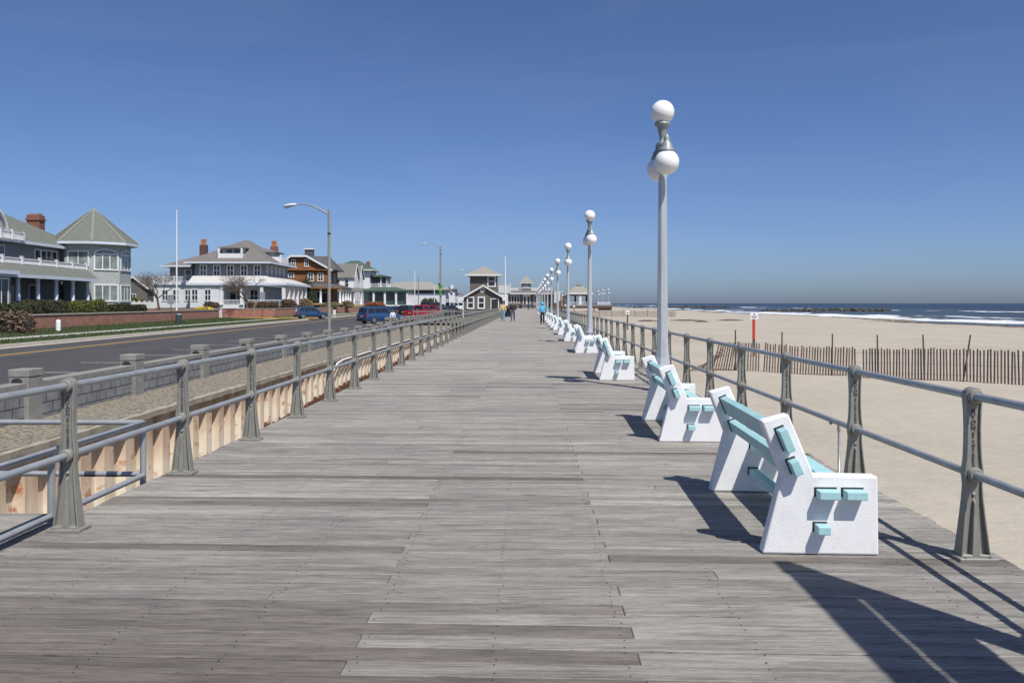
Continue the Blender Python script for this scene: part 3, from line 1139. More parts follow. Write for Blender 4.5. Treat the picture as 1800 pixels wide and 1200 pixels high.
def make_post():
    hw = post_outline()
    mb = MB()
    right = [(w_, z) for z, w_ in hw]
    left = [(-w_, z) for z, w_ in reversed(hw[:-1])]
    outer = right + left
    n = len(outer)

    def inset(x, z, d=0.011):
        k = max(0.001, abs(x) - d)
        zz = min(z, 1.055) if z > 0.5 else max(z, 0.035)
        return (math.copysign(k, x) if abs(x) > 1e-6 else 0.0, zz)
    inner = [inset(x, z) for x, z in outer]

    def dep(z):
        return 0.028 + 0.022 * max(0, 1 - z / 0.45)
    vs = []
    for x, z in outer:
        vs.append((x, -dep(z), z))
    for x, z in inner:
        vs.append((x, -dep(z), z))
    for x, z in inner:
        vs.append((x, -0.012, z))
    for x, z in inner:
        vs.append((x, 0.012, z))
    for x, z in inner:
        vs.append((x, dep(z), z))
    for x, z in outer:
        vs.append((x, dep(z), z))
    fs = []
    for i in range(n):
        j = (i + 1) % n
        for L_ in range(5):
            a, b = L_ * n, (L_ + 1) * n
            fs.append((a + i, a + j, b + j, b + i))
        fs.append((5 * n + i, 5 * n + j, j, i))
    mb.add(vs, fs)
    # web faces as strips between left and right
    m_ = len(right)
    for L_, flip in ((2, False), (3, True)):
        o = L_ * n
        # right side indices 0..m_-1 bottom to top, left indices n-1 (bottom) down to m_
        rr = list(range(0, m_))
        ll = [n - 1 - i for i in range(m_ - 1)] + [m_ - 1]
        vv = vs
        for i in range(m_ - 1):
            q = [vv[o + ll[i]], vv[o + rr[i]], vv[o + rr[i + 1]], vv[o + ll[i + 1]]]
            if ll[i + 1] == rr[i + 1]:
                q = q[:3]
            if flip:
                q = q[::-1]
            mb.poly(q)
    # tapering rib below the middle boss, on both faces
    for s in (-1, 1):
        mb.add([(-0.024, s * 0.05, 0.03), (0.024, s * 0.05, 0.03), (0.005, s * 0.034, 0.36), (-0.005, s * 0.034, 0.36), (-0.03, s * 0.008, 0.03), (0.03, s * 0.008, 0.03), (0.007, s * 0.008, 0.38), (-0.007, s * 0.008, 0.38)],
               [(0, 1, 2, 3), (0, 4, 5, 1), (1, 5, 6, 2), (2, 6, 7, 3), (3, 7, 4, 0)])
        mb.ball((0, s * 0.014, 0.405), 0.014, 10, 6, (1, 0.8, 1))
    # bosses round the rails
    for z, r in ((0.53, 0.047), (1.02, 0.046)):
        mb.frame((0, 0, z), 0, PI / 2)
        mb.lathe([(r - 0.008, -0.06), (r, -0.05), (r, 0.05), (r - 0.008, 0.06)], (0, 0, 0), 18)
        mb.frame()
    # foot plate with bolts
    mb.box(-0.118, 0.118, -0.085, 0.085, 0.0, 0.022)
    for x in (-0.075, 0.075):
        for y_ in (-0.07, 0.07):
            mb.lathe([(0.010, 0.022), (0.010, 0.032)], (x, y_, 0), 6)
    return mb


_dg = None


def text_mesh(mb, ch, size, x, z, y=-0.0135, depth=0.005):
    cu = bpy.data.curves.new('t', 'FONT')
    cu.body = ch
    cu.size = size
    cu.extrude = depth / 2
    cu.resolution_u = 2
    cu.align_x = 'CENTER'
    cu.align_y = 'BOTTOM_BASELINE'
    o = bpy.data.objects.new('t', cu)
    COL.objects.link(o)
    dg = bpy.context.evaluated_depsgraph_get()
    me = bpy.data.meshes.new_from_object(o.evaluated_get(dg))
    vs = [(x + v.co.x, y - v.co.z - depth / 2, z + v.co.y) for v in me.vertices]
    fs = [tuple(p.vertices) for p in me.polygons]
    mb.add(vs, fs)
    bpy.data.objects.remove(o)
    bpy.data.curves.remove(cu)
    bpy.data.meshes.remove(me)


def make_lettering():
    mb = MB()
    z = 0.945
    for word, size in (('AVON', 0.040), ('BY', 0.026), ('THE', 0.026), ('SEA', 0.040)):
        for ch in word:
            z -= size * 0.78
            text_mesh(mb, ch, size, 0, z)
            z -= size * 0.08
        z -= 0.008
    return mb


def railing(name, label, x, y0, pitch, count, ystart, yend, lettered):
    root = thing(name, label, 'railing')
    p0 = make_post().build('post', 'cast_iron', root, 0.003, seg=1)
    let = make_lettering().build('lettering', 'shaded_iron_lettering', p0)
    extra = MB()
    for k in range(count):
        y = y0 + k * pitch
        if k == 0:
            o = p0
        elif k < 98:
            o = copy_tree(p0, root, () if k < lettered else ('lettering',))
        else:
            extra.frame((x, y, 0))
            extra.box(-0.09, 0.09, -0.05, 0.05, 0, 0.2).box(-0.055, 0.055, -0.035, 0.035, 0.2, 1.07)
            continue
        o.location = (x, y, 0)
    if extra.v:
        struct(extra.build('far_posts', 'cast_iron', root), 'stuff')
    for nm, z, r in (('top_rail', 1.02, 0.0255), ('middle_rail', 0.53, 0.0245)):
        mb = MB()
        pts = [(x, ystart + (yend - ystart) * i / 60, z) for i in range(61)]
        mb.tube(pts, r, 14)
        mb.build(nm, 'galvanised_pipe', root)
    return root


railing('boardwalk_railing', 'grey pipe railing on cast iron posts along the street side of the boardwalk', -3.245, 5.73 - 1.91, 1.91, 61, 1.0, 119.5, 14)
railing('boardwalk_railing', 'grey pipe railing on cast iron posts between the benches and the beach', 2.79, 5.2 - 1.85, 1.85, 132, 1.0, 246.0, 12)

# pipe guard at the gap by the plank bridge
gd = thing('pipe_guard', 'low pipe guard round the gap behind the nearest street side railing post', 'guard rail')
for nm, pts in (('post', [(-3.47, 7.32, -0.5), (-3.47, 7.32, 0.54)]), ('post', [(-3.47, 5.9, -0.3), (-3.47, 5.9, 0.54)]), ('post', [(-6.2, 7.32, -1.6), (-6.2, 7.32, 0.54)])):
    MB().tube(pts, 0.026, 12).build(nm, 'galvanised_pipe', gd)
for nm, pts in (('rail', [(-3.47, 2.0, 0.525), (-3.47, 7.32, 0.525)]), ('rail', [(-3.47, 2.0, 0.05), (-3.47, 7.32, 0.05)]), ('rail', [(-7.2, 7.33, 0.525), (-3.47, 7.33, 0.525)]), ('rail', [(-7.2, 7.33, 0.06), (-3.47, 7.33, 0.06)])):
    MB().tube(pts, 0.0245, 12).build(nm, 'galvanised_pipe', gd)
for x in (-4.0, -3.8):
    MB().tube([(x, 7.33, 0.06), (x + 0.1, 7.33, 0.06)], 0.026, 12).build('tape_band', 'bin_blue', gd)

# thin stand pipe by the beach railing
sp = thing('stand_pipe', 'thin grey stand pipe hooked to the beach railing near the first bench', 'pipe')
MB().lathe([(0.03, 0.0), (0.03, 0.012), (0.012, 0.016), (0.012, 0.47)], (2.845, 7.55, 0), 10).build('pipe', 'galvanised_pipe', sp)
mb = MB().tube([(2.845, 7.55, 0.44), (2.845, 7.55, 0.50), (2.80, 7.55, 0.53), (2.76, 7.55, 0.50)], 0.017, 8)
mb.build('clamp', 'galvanised_pipe', sp)


# ------------------------------------------------------------------ benches
def make_bench():
    root = thing('bench', '', 'bench', group='white benches in a row along the beach railing')
    prof = [(0.0, 0.0), (0.73, 0.0), (0.725, 0.50), (0.325, 0.505), (0.165, 0.893), (-0.005, 0.845), (0.125, 0.50)]
    Lb = 1.74
    for y in (0.0, Lb):
        mb = MB()
        mb.prism(prof, y, y + 0.105, 'y')
        o = mb.build('end_panel', 'white_stucco', root, 0.012)
    lean = math.atan2(0.16, 0.39)

    def slat(nm, cx, cz, wx, wz, rot):
        mb = MB()
        mb.frame((cx, 0, cz), 0, 0, rot)
        mb.box(-wx / 2, wx / 2, -0.085, Lb + 0.19, -wz / 2, wz / 2)
        o = mb.build(nm, 'turquoise_paint', root, 0.006)
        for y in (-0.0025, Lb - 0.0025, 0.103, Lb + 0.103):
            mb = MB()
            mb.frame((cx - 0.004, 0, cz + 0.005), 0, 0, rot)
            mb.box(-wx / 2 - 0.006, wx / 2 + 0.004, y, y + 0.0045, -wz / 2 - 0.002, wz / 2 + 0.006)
            mb.build('gap_shade', 'gap_shade_nail_dark', o)  # thin dark plate painting the shadow line round the slat
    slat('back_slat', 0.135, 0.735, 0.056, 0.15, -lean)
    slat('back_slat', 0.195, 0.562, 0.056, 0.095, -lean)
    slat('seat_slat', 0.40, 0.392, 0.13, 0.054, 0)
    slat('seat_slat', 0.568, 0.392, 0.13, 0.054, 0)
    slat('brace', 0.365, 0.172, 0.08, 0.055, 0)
    return root


BY = [5.27, 9.5, 17.07, 26.3, 34.5, 41.5, 49.2, 55.2, 61.4, 68.3, 76, 84, 92, 101, 110, 119, 128]
BL = ['nearest white concrete bench with turquoise slats and tall end panels at the right',
      'white bench with turquoise slats directly behind the nearest bench, before the nearest globe lamp',
      'white bench with turquoise slats standing just beyond the nearest globe lamp']
b0 = make_bench()
for i, y in enumerate(BY):
    o = b0 if i == 0 else copy_tree(b0, None, () if i < 4 else ('gap_shade',))
    o.location = (1.50 + (0.03 if i == 3 else 0) + (R.uniform(-0.02, 0.02) if i else 0), y, 0)
    o.rotation_euler = (0, 0, -0.03 if i == 0 else R.uniform(-0.035, -0.005))
    o['label'] = BL[i] if i < 3 else 'white bench with turquoise slats, %s from the camera along the rail' % ORD[i]


# ------------------------------------------------------------------ globe lamps
def make_lamp():
    root = thing('globe_lamp', '', 'lamp post', group='globe lamps along the boardwalk')
    mb = MB()
    mb.lathe([(0.20, 0), (0.20, 0.10), (0.175, 0.13), (0.165, 0.40), (0.185, 0.43), (0.185, 0.47), (0.15, 0.485)], n=8, smooth=False, ph=0.5)
    mb.build('base', 'lamp_pole_paint', root)
    mb = MB()
    mb.lathe([(0.148, 0.485), (0.142, 0.52), (0.122, 0.62), (0.109, 0.80), (0.10, 1.1), (0.092, 2.0), (0.074, 4.0), (0.066, 4.36)], n=8, smooth=False, ph=0.5)
    mb.build('pole', 'lamp_pole_paint', root)
    mb = MB()
    mb.lathe([(0.085, 4.30), (0.085, 4.36), (0.075, 4.40), (0.065, 4.46), (0.085, 4.50), (0.068, 4.53), (0.052, 4.57), (0.058, 4.62), (0.078, 4.72), (0.095, 4.80), (0.10, 4.82), (0.142, 4.84), (0.142, 4.885), (0.12, 4.90)], n=18)
    mb.build('capital', 'lamp_fitting', root)
    MB().ball((0, 0, 5.085), 0.215, 24, 16).build('globe', 'opal_globe', root)
    for s in (-1, 1):
        gx, gy = -0.012 * s, 0.40 * s
        mb = MB()
        pts = []
        for i in range(7):
            f = i / 6
            pts.append((gx * f, gy * f, 4.36 + 0.16 * math.sin(f * PI * 0.72)))
        mb.tube(pts, [0.05, 0.04, 0.033, 0.03, 0.03, 0.034, 0.04], 8)
        mb.lathe([(0.125, 4.285), (0.14, 4.295), (0.14, 4.325), (0.115, 4.335), (0.11, 4.375), (0.095, 4.39), (0.10, 4.42), (0.065, 4.45), (0.05, 4.50), (0.055, 4.54), (0.02, 4.60)], (gx, gy, 0), 16)
        mb.build('arm', 'lamp_fitting', root)
        MB().ball((gx, gy, 4.105), 0.218, 24, 16).build('globe', 'opal_globe', root)
    return root


l0 = make_lamp()
LB = ['nearest triple globe lamp post, rising between the second and third benches', 'second triple globe lamp post beyond the tallest looking one']
for i in range(14):
    o = l0 if i == 0 else copy_tree(l0)
    o.location = (2.455, 15.0 + 17.6 * i, 0)
    o.rotation_euler = (0, 0, 0 if i == 0 else R.uniform(-0.06, 0.06))
    o['label'] = LB[i] if i < 2 else 'triple globe lamp post, %s along the boardwalk row from the camera' % ORD[i]

# tall notice board standing beside the railing, just right of the view; its shadow falls across the planks
nb = thing('notice_board', 'tall two panel notice board on posts by the beach railing', 'sign')
for y in (1.35, 3.0):
    MB().box(2.83, 2.93, y - 0.11, y + 0.11, 0, 3.57).build('post', 'grey_timber', nb, 0.006)
MB().box(2.83, 2.865, 1.461, 2.889, 2.91, 3.51).build('panel', 'sign_white', nb, 0.004)
MB().box(2.83, 2.865, 1.461, 2.889, 1.97, 2.79).build('panel', 'sign_white', nb, 0.004)


# ------------------------------------------------------------------ beach things
def pickets(mb, p0, p1, h0, h1, seed, spacing=0.092, lean=0.0, drop=(), zoff=0.0, size=0.046):
    rg = random.Random(seed)
    d = math.hypot(p1[0] - p0[0], p1[1] - p0[1])
    n = int(d / spacing)
    for i in range(n + 1):
        f = i / n
        if any(a <= f <= b for a, b in drop):
            continue
        x = p0[0] + (p1[0] - p0[0]) * f
        y = p0[1] + (p1[1] - p0[1]) * f
        z = sand_z(x, y) - 0.04
        h = (h0 + (h1 - h0) * f) * rg.uniform(0.97, 1.03)
        lx = (lean(f) if callable(lean) else lean) + rg.gauss(0, 0.012)
        dx, dy = (p1[0] - p0[0]) / d, (p1[1] - p0[1]) / d
        s = size / 2
        t = 0.007
        vs = []
        for k, zz in ((0, 0), (1, h)):
            ox = lx * zz
            for a, b in ((-s, -t), (s, -t), (s, t), (-s, t)):
                vs.append((x + dx * (a + ox) - dy * b, y + dy * (a + ox) + dx * b, z + zz))
        mb.add(vs, [(4, 5, 6, 7), (0, 1, 5, 4), (1, 2, 6, 5), (2, 3, 7, 6), (3, 0, 4, 7)])


def snow_fence(label, p0, p1, h0, h1, posts, seed, m='picket_wood', lean=0.0, drop=(), spacing=0.092, post_h=1.45, hf=None):
    root = thing('sand_fence', label, 'fence', group='picket sand fences on the beach')
    mb = MB()
    pickets(mb, p0, p1, h0, h1, seed, spacing, lean, drop)
    mb.build('pickets', m, root)
    mb = MB()
    for zf in (0.18, 0.5, 0.82):
        pts = []
        for i in range(25):
            f = i / 24
            x = p0[0] + (p1[0] - p0[0]) * f
            y = p0[1] + (p1[1] - p0[1]) * f
            pts.append((x, y - 0.012, sand_z(x, y) + zf * (h0 + (h1 - h0) * f) + 0.012 * math.sin(f * 70)))
        mb.tube(pts, 0.0035, 4)
    mb.build('wire', 'wire_steel', root)
    for f, ln in posts:
        x = p0[0] + (p1[0] - p0[0]) * f
        y = p0[1] + (p1[1] - p0[1]) * f
        z = sand_z(x, y)
        MB().tube([(x, y - 0.05, z - 0.3), (x + ln, y - 0.05, z + post_h)], [0.028, 0.024], 8).build('post', 'dark_wood', root)
    return root


A0 = at(1252, 29.6); A1 = at(1497, 28.3)
B0 = at(1503, 27.6); B1 = at(1830, 24.3)
f1 = snow_fence('broken picket sand fence left of the gap, its left end collapsing into the sand', A0, A1, 1.05, 1.02, [(0.17, 0.0), (0.505, 0.02), (0.86, 0.02)], 11,
                lean=lambda f: 0.22 * max(0, 1 - f / 0.25) + 0.05 - 0.02 * f, drop=((0.355, 0.372), (0.445, 0.452)))
mb = MB()
rg = random.Random(21)
for k in range(9):
    px = 1206 + k * 5.5
    x, y = at(px, 29.7 + rg.uniform(-.3, .3))
    z = sand_z(x, y)
    a = 0.15 + 0.10 * k
    ln = rg.uniform(0.9, 1.15)
    c, s_ = math.cos(a), math.sin(a)
    mb.tube([(x, y, z + 0.02 + 0.02 * k), (x + ln * c * 0.9, y + rg.uniform(-.3, .3), z + 0.03 + ln * s_)], 0.017, 4, False)
mb.build('fallen_pickets', 'picket_wood', f1)
f2 = snow_fence('straighter picket sand fence right of the gap, running out of the picture', B0, B1, 1.02, 1.06, [(0.135, -0.03), (0.40, -0.05), (0.60, 0.27), (0.97, 0.0)], 12, drop=((0.012, 0.05),))
C0 = at(1003, 150); C1 = at(1188, 150)
snow_fence('pale picket sand fence far across the beach, below the distant shelter', C0, C1, 1.15, 1.15, [(0.04 + 0.115 * k, R.uniform(-.2, .2)) for k in range(9)], 13, m='pale_picket', spacing=0.075, post_h=1.4)

x, y = at(1325, 38.3)
z = sand_z(x, y)
rs = thing('beach_sign', 'white notice on a red topped post standing behind the sand fence', 'sign', (x, y, z), 0.02)
MB().box(-0.05, 0.05, -0.05, 0.05, -0.3, 0.80).build('post_foot', 'dark_wood', rs, 0.006)
MB().box(-0.053, 0.053, -0.053, 0.053, 0.80, 1.74).build('post', 'red_paint', rs, 0.006)
o = MB().box(-0.18, 0.18, -0.075, -0.055, 1.72, 2.03).build('board', 'sign_white', rs, 0.004)
mb = MB()
for k, (a, b, zz, hh) in enumerate(((-0.05, 0.05, 1.93, 0.055), (-0.13, 0.13, 1.86, 0.022), (-0.13, 0.12, 1.815, 0.02), (-0.10, 0.11, 1.775, 0.018))):
    mb.box(a, b, -0.079, -0.0755, zz, zz + hh)
mb.build('print', 'sign_ink', o)
x, y = at(1103, 77)
z = sand_z(x, y)
rs = thing('beach_sign', 'small white notice on a dark post beyond the third bench, far up the beach', 'sign', (x, y, z))
MB().box(-0.06, 0.06, -0.06, 0.06, -0.2, 1.55).build('post', 'dark_wood', rs)
o = MB().box(-0.17, 0.17, -0.09, -0.062, 1.42, 1.80).build('board', 'sign_white', rs)
MB().box(-0.1, 0.1, -0.094, -0.0905, 1.52, 1.62).build('print', 'sign_ink', o)

for px, py, d, lb in ((994, 537, 118, 'short sand post with white globe, left of two beyond the railing'), (1009, 539, 104, 'short sand post with white globe, right of two beyond the railing')):
    x, y = at(px, d)
    gz = zat(py, d)
    z = sand_z(x, y)
    t = thing('globe_bollard', lb, 'lamp', (x, y, z), group='short globe lamps in the sand')
    MB().tube([(0, 0, -0.2), (0, 0, gz - z)], 0.05, 8).build('post', 'dark_wood', t)
    MB().ball((0, 0, gz - z), 0.13, 14, 10).build('globe', 'opal_globe', t)

for px, d, ln, rz in ((1140, 112, 3.0, 0.1), (1208, 116, 5.0, 0.05), (1285, 120, 4.0, 0.2), (1235, 110, 2.0, -0.3)):
    x, y = at(px, d)
    mb = MB()
    rgd = random.Random(px)
    mb.tube([(-ln / 2, 0, 0.03), (-ln / 5, rgd.uniform(-.3, .3), 0.1), (ln / 5, rgd.uniform(-.3, .3), 0.06), (ln / 2, 0, 0.04)], [0.05, 0.11, 0.10, 0.03], 7)
    mb.tube([(0, 0, 0.08), (0.5, 0.5, 0.28)], [0.05, 0.02], 5)
    o = mb.build('driftwood', 'driftwood')
    o.location = (x, y, sand_z(x, y))
    o.rotation_euler = (0, 0, rz)
    tag(o, {1140: 'dark driftwood branch lying on the sand nearest the railing', 1208: 'longest dark driftwood trunk lying on the open sand', 1285: 'driftwood pole stranded furthest right on the open sand', 1235: 'short driftwood stub lying just in front of the longest trunk'}[px], 'driftwood', 'driftwood scattered on the beach')


mb = MB()
rgw = random.Random(77)
for _ in range(260):
    y = rgw.uniform(110, 230)
    x = 84.5 + 1.2 * math.sin(y / 17) + rgw.gauss(0, 0.5)
    mb.frame((x, y, sand_z(x, y)), rgw.random() * 3)
    mb.ball((0, 0, 0.02), rgw.uniform(0.15, 0.5), 7, 4, (0.6, 1.6, 0.35))
mb.frame()
struct(mb.build('seaweed', 'driftwood'), 'stuff')


def rocks(name, label, x0, x1, y, top, n, seed):
    rg = random.Random(seed)
    mb = MB()
    for _ in range(n):
        f = rg.random()
        x = x0 + (x1 - x0) * f
        yy = y + rg.gauss(0, 2.2)
        r = rg.uniform(0.7, 1.5)
        z = -2.7 + rg.random() * (top + 2.7) * (1 - 0.3 * abs(yy - y) / 4) * (0.55 + 0.45 * math.sin(f * 2.6))
        mb.frame((x, yy, z - r * 0.45), rg.random() * 6, rg.uniform(-.4, .4), rg.uniform(-.4, .4))
        pts = [(0, 0, -r * .7)]
        vs = []
        for i, (rr, zz) in enumerate(((0.75, -0.5), (1.0, 0.0), (0.7, 0.5))):
            for k in range(6):
                a = 2 * PI * (k + 0.5 * i) / 6
                q = r * rr * rg.uniform(0.75, 1.15)
                vs.append((q * math.cos(a), q * math.sin(a), r * zz * rg.uniform(0.8, 1.2)))
        fs = []
        for i in range(2):
            for k in range(6):
                k2 = (k + 1) % 6
                fs.append((i * 6 + k, i * 6 + k2, (i + 1) * 6 + k2, (i + 1) * 6 + k))
        fs.append(tuple(12 + k for k in range(6)))
        mb.add(vs, fs)
    mb.frame()
    return tag(mb.build(name, 'jetty_rock'), label, 'jetty', 'rock jetties in the surf')


rocks('rock_jetty', 'dark rock jetty in the surf, right of the red post sign', 115, 176, 404, -0.6, 420, 31)
rocks('rock_jetty', 'farther dark rock jetty, a thin line left of the red post sign', 95, 180, 735, -0.6, 420, 32)


# ------------------------------------------------------------------ building helpers
def window(root, x, y, z, w, h, ang, nv=1, nh=1, arch=0.0, frame='white_trim', glass='window_glass', tw=0.11, proud=0.07):
    """ang: direction the window faces; x,y,z: middle of its sill line on the wall"""
    M = Matrix.Translation((x, y, z)) @ Matrix.Rotation(ang + PI / 2, 4, 'Z')
    fr = MB()
    fr.M = M
    fr.box(-w / 2 - tw, w / 2 + tw, -proud - 0.03, -0.001, -tw, 0)
    fr.box(-w / 2 - tw, -w / 2, -proud, -0.001, 0, h)
    fr.box(w / 2, w / 2 + tw, -proud, -0.001, 0, h)
    if arch <= 0:
        fr.box(-w / 2 - tw, w / 2 + tw, -proud - 0.015, -0.001, h, h + tw)
    else:
        fr.box(-w / 2, w / 2, -proud + 0.01, -0.001, h - tw * 0.5, h + tw * 0.5)
        pts_o = [((w / 2 + tw) * math.cos(a), h + (arch + tw) * math.sin(a)) for a in [PI * i / 10 for i in range(11)]]
        pts_i = [((w / 2) * math.cos(a), h + arch * math.sin(a)) for a in [PI * i / 10 for i in range(11)]]
        for i in range(10):
            q = [pts_i[i], pts_o[i], pts_o[i + 1], pts_i[i + 1]]
            fr.prism(q, -proud, -0.001, 'y')
    for i in range(1, nv + 1):
        u = -w / 2 + w * i / (nv + 1)
        fr.box(u - tw * 0.35, u + tw * 0.35, -proud + 0.012, -0.001, 0, h - (tw * 0.5 if arch > 0 else 0))
    for i in range(1, nh + 1):
        v = h * i / (nh + 1)
        fr.box(-w / 2, w / 2, -proud + 0.018, -0.001, v - tw * 0.3, v + tw * 0.3)
    o = fr.build('window', frame, root)
    p = MB()
    p.M = M
    if arch > 0:
        pts = [(-w / 2, 0), (w / 2, 0)] + [((w / 2) * math.cos(a), h + arch * math.sin(a)) for a in [PI * i / 10 for i in range(11)]]
        p.prism(pts, -0.028, -0.002, 'y')
    else:
        p.box(-w / 2, w / 2, -0.028, -0.002, 0, h)
    p.build('pane', glass, o)
    return o


def door(root, x, y, z, w, h, ang, m='dark_door', frame='white_trim', tw=0.12):
    M = Matrix.Translation((x, y, z)) @ Matrix.Rotation(ang + PI / 2, 4, 'Z')
    fr = MB()
    fr.M = M
    fr.box(-w / 2, w / 2, -0.045, -0.002, 0, h)
    o = fr.build('door', m, root)
    fr = MB()
    fr.M = M
    fr.box(-w / 2 - tw, -w / 2, -0.08, -0.001, 0, h)
    fr.box(w / 2, w / 2 + tw, -0.08, -0.001, 0, h)
    fr.box(-w / 2 - tw, w / 2 + tw, -0.09, -0.001, h, h + tw)
    fr.build('frame', frame, o)
    return o


def hip(mb, x0, x1, y0, y1, z, ra, rb, zr, th=0.22):
    """hip roof over a rectangle; ra, rb the ends of the ridge (x, y)"""
    c = [(x0, y0), (x1, y0), (x1, y1), (x0, y1)]
    vs = [(a, b, z) for a, b in c] + [(a, b, z + th) for a, b in c] + [(*ra, zr), (*rb, zr)]
    fs = [(3, 2, 1, 0)] + [(i, (i + 1) % 4, 4 + (i + 1) % 4, 4 + i) for i in range(4)]
    if abs(ra[0] - rb[0]) >= abs(ra[1] - rb[1]):      # ridge along x, ra at low x
        fs += [(4, 5, 9, 8), (5, 6, 9), (6, 7, 8, 9), (7, 4, 8)]
    else:                                              # ridge along y, ra at low y
        fs += [(4, 5, 8), (5, 6, 9, 8), (6, 7, 9), (7, 4, 8, 9)]
    mb.add(vs, fs)


def eaves(mb, x0, x1, y0, y1, z, th=0.24, t=0.06):
    e = 0.012
    mb.box(x0 - t, x1 + t, y0 - t, y0 - e, z - e, z + th)
    mb.box(x0 - t, x1 + t, y1 + e, y1 + t, z - e, z + th)
    mb.box(x1 + e, x1 + t, y0 - e, y1 + e, z - e, z + th)
    mb.box(x0 - t, x0 - e, y0 - e, y1 + e, z - e, z + th)


def gable_roof(mb, tr, a0, a1, b0, b1, z, zr, axis='y', th=0.18, over=0.4):
    """ridge runs along axis from b0 to b1; slopes fall to a0 and a1. tr takes the white rakes."""
    mid = (a0 + a1) / 2
    s = (zr - z) / (mid - a0)
    lo = z - over * s
    pts = [(a0 - over, lo), (mid, zr), (a1 + over, lo), (a1 + over, lo + th), (mid, zr + th), (a0 - over, lo + th)]
    mb.prism(pts, b0 - over, b1 + over, axis)
    if tr is not None:
        p2 = [(a0 - over - 0.02, lo - 0.1), (mid, zr - 0.1), (a1 + over + 0.02, lo - 0.1), (a1 + over + 0.02, lo + th + 0.03), (mid, zr + th + 0.03), (a0 - over - 0.02, lo + th + 0.03)]
        if axis == 'y':
            tr.prism(p2, b0 - over - 0.08, b0 - over - 0.004, axis)
        else:
            tr.prism(p2, b1 + over + 0.004, b1 + over + 0.08, axis)


def balustrade(mb, p0, p1, z, h, n, posts=3, pw=0.16, bal=0.05):
    d = math.hypot(p1[0] - p0[0], p1[1] - p0[1])
    a = math.atan2(p1[1] - p0[1], p1[0] - p0[0])
    sv = mb.M.copy()
    mb.M = sv @ Matrix.Translation((p0[0], p0[1], z)) @ Matrix.Rotation(a, 4, 'Z')
    mb.box(0, d, -0.06, 0.06, h - 0.09, h)
    mb.box(0, d, -0.05, 0.05, 0.04, 0.12)
    for i in range(n):
        u = d * (i + 0.5) / n
        mb.box(u - bal / 2, u + bal / 2, -0.03, 0.03, 0.12, h - 0.09)
    for i in range(posts):
        u = d * i / max(1, posts - 1)
        mb.box(u - pw / 2, u + pw / 2, -pw / 2, pw / 2, 0, h + 0.12)
        mb.box(u - pw / 2 - 0.03, u + pw / 2 + 0.03, -pw / 2 - 0.03, pw / 2 + 0.03, h + 0.12, h + 0.17)
    mb.M = sv


def column(root, x, y, z0, z1, r, m='white_trim', square=False):
    mb = MB()
    if square:
        mb.box(x - r, x + r, y - r, y + r, z0, z1)
        mb.box(x - r * 1.3, x + r * 1.3, y - r * 1.3, y + r * 1.3, z0, z0 + 0.2)
        mb.box(x - r * 1.25, x + r * 1.25, y - r * 1.25, y + r * 1.25, z1 - 0.15, z1)
    else:
        mb.lathe([(r * 1.35, z0), (r * 1.35, z0 + 0.12), (r, z0 + 0.18), (r * 0.85, z1 - 0.2), (r * 1.2, z1 - 0.12), (r * 1.3, z1)], (x, y, 0), 14)
    return mb.build('column', m, root)


SY = -PI / 2      # facing the camera end of the street
SX = 0.0          # facing the sea

# ------------------------------------------------------------------ house with the turret
hx, hy = at(164.5, 86)
h1 = thing('turret_house', 'large grey shingled house with a pointed octagonal corner turret and long porch', 'house', (hx, hy, 0), 0.06)
Rt = 3.55
mb = MB()
mb.lathe([(Rt, 0.5), (Rt, 7.62)], n=8, smooth=False, ph=0.5)
tur = mb.build('turret', 'grey_shingle', h1)
mb = MB()
mb.lathe([(Rt + 0.75, 7.6), (Rt + 0.78, 7.84), (0.05, 11.5)], n=8, smooth=False, ph=0.5)
mb.build('turret_roof', 'roof_grey_green', h1)
mb = MB()
for k in range(8):
    a = 2 * PI * (k + 0.5) / 8
    r0 = Rt + 0.78
    ca, sa = math.cos(a), math.sin(a)
    mb.add([(r0 * ca - 0.14 * sa, r0 * sa + 0.14 * ca, 7.845), (r0 * ca + 0.14 * sa, r0 * sa - 0.14 * ca, 7.845), (0.1 * ca + 0.1 * sa, 0.1 * sa - 0.1 * ca, 11.47), (0.1 * ca - 0.1 * sa, 0.1 * sa + 0.1 * ca, 11.47),
            (r0 * 1.008 * ca, r0 * 1.008 * sa, 7.93), (0.1 * ca, 0.1 * sa, 11.54)], [(0, 4, 5, 3), (4, 1, 2, 5)])
mb.build('hip_cap', 'hip_trim', h1)
mb = MB()
mb.lathe([(Rt + 0.80, 7.56), (Rt + 0.86, 7.58), (Rt + 0.86, 7.80), (Rt + 0.80, 7.82)], n=8, smooth=False, ph=0.5)
mb.build('gutter', 'blue_white_trim', h1)
MB().lathe([(0.03, 11.4), (0.02, 12.1)], n=6).build('finial', 'street_steel', h1)
ap = Rt * math.cos(PI / 8) + 0.002
for ang, w_, up, lo in ((SY, 1.9, 'pair', None), (-PI / 4, 2.15, 'arch', True), (0, 2.15, 'arch', True)):
    wx, wy = ap * math.cos(ang), ap * math.sin(ang)
    if up == 'pair':
        window(h1, wx, wy, 5.45, w_, 1.35, ang, 1, 0, glass='curtained_glass', tw=0.14)
    else:
        window(h1, wx, wy, 5.1, w_, 1.5, ang, 2, 0, 0.45, glass='curtained_glass', tw=0.14)
        window(h1, wx, wy, 1.9, w_, 1.5, ang, 2, 0, glass='curtained_glass', tw=0.14)
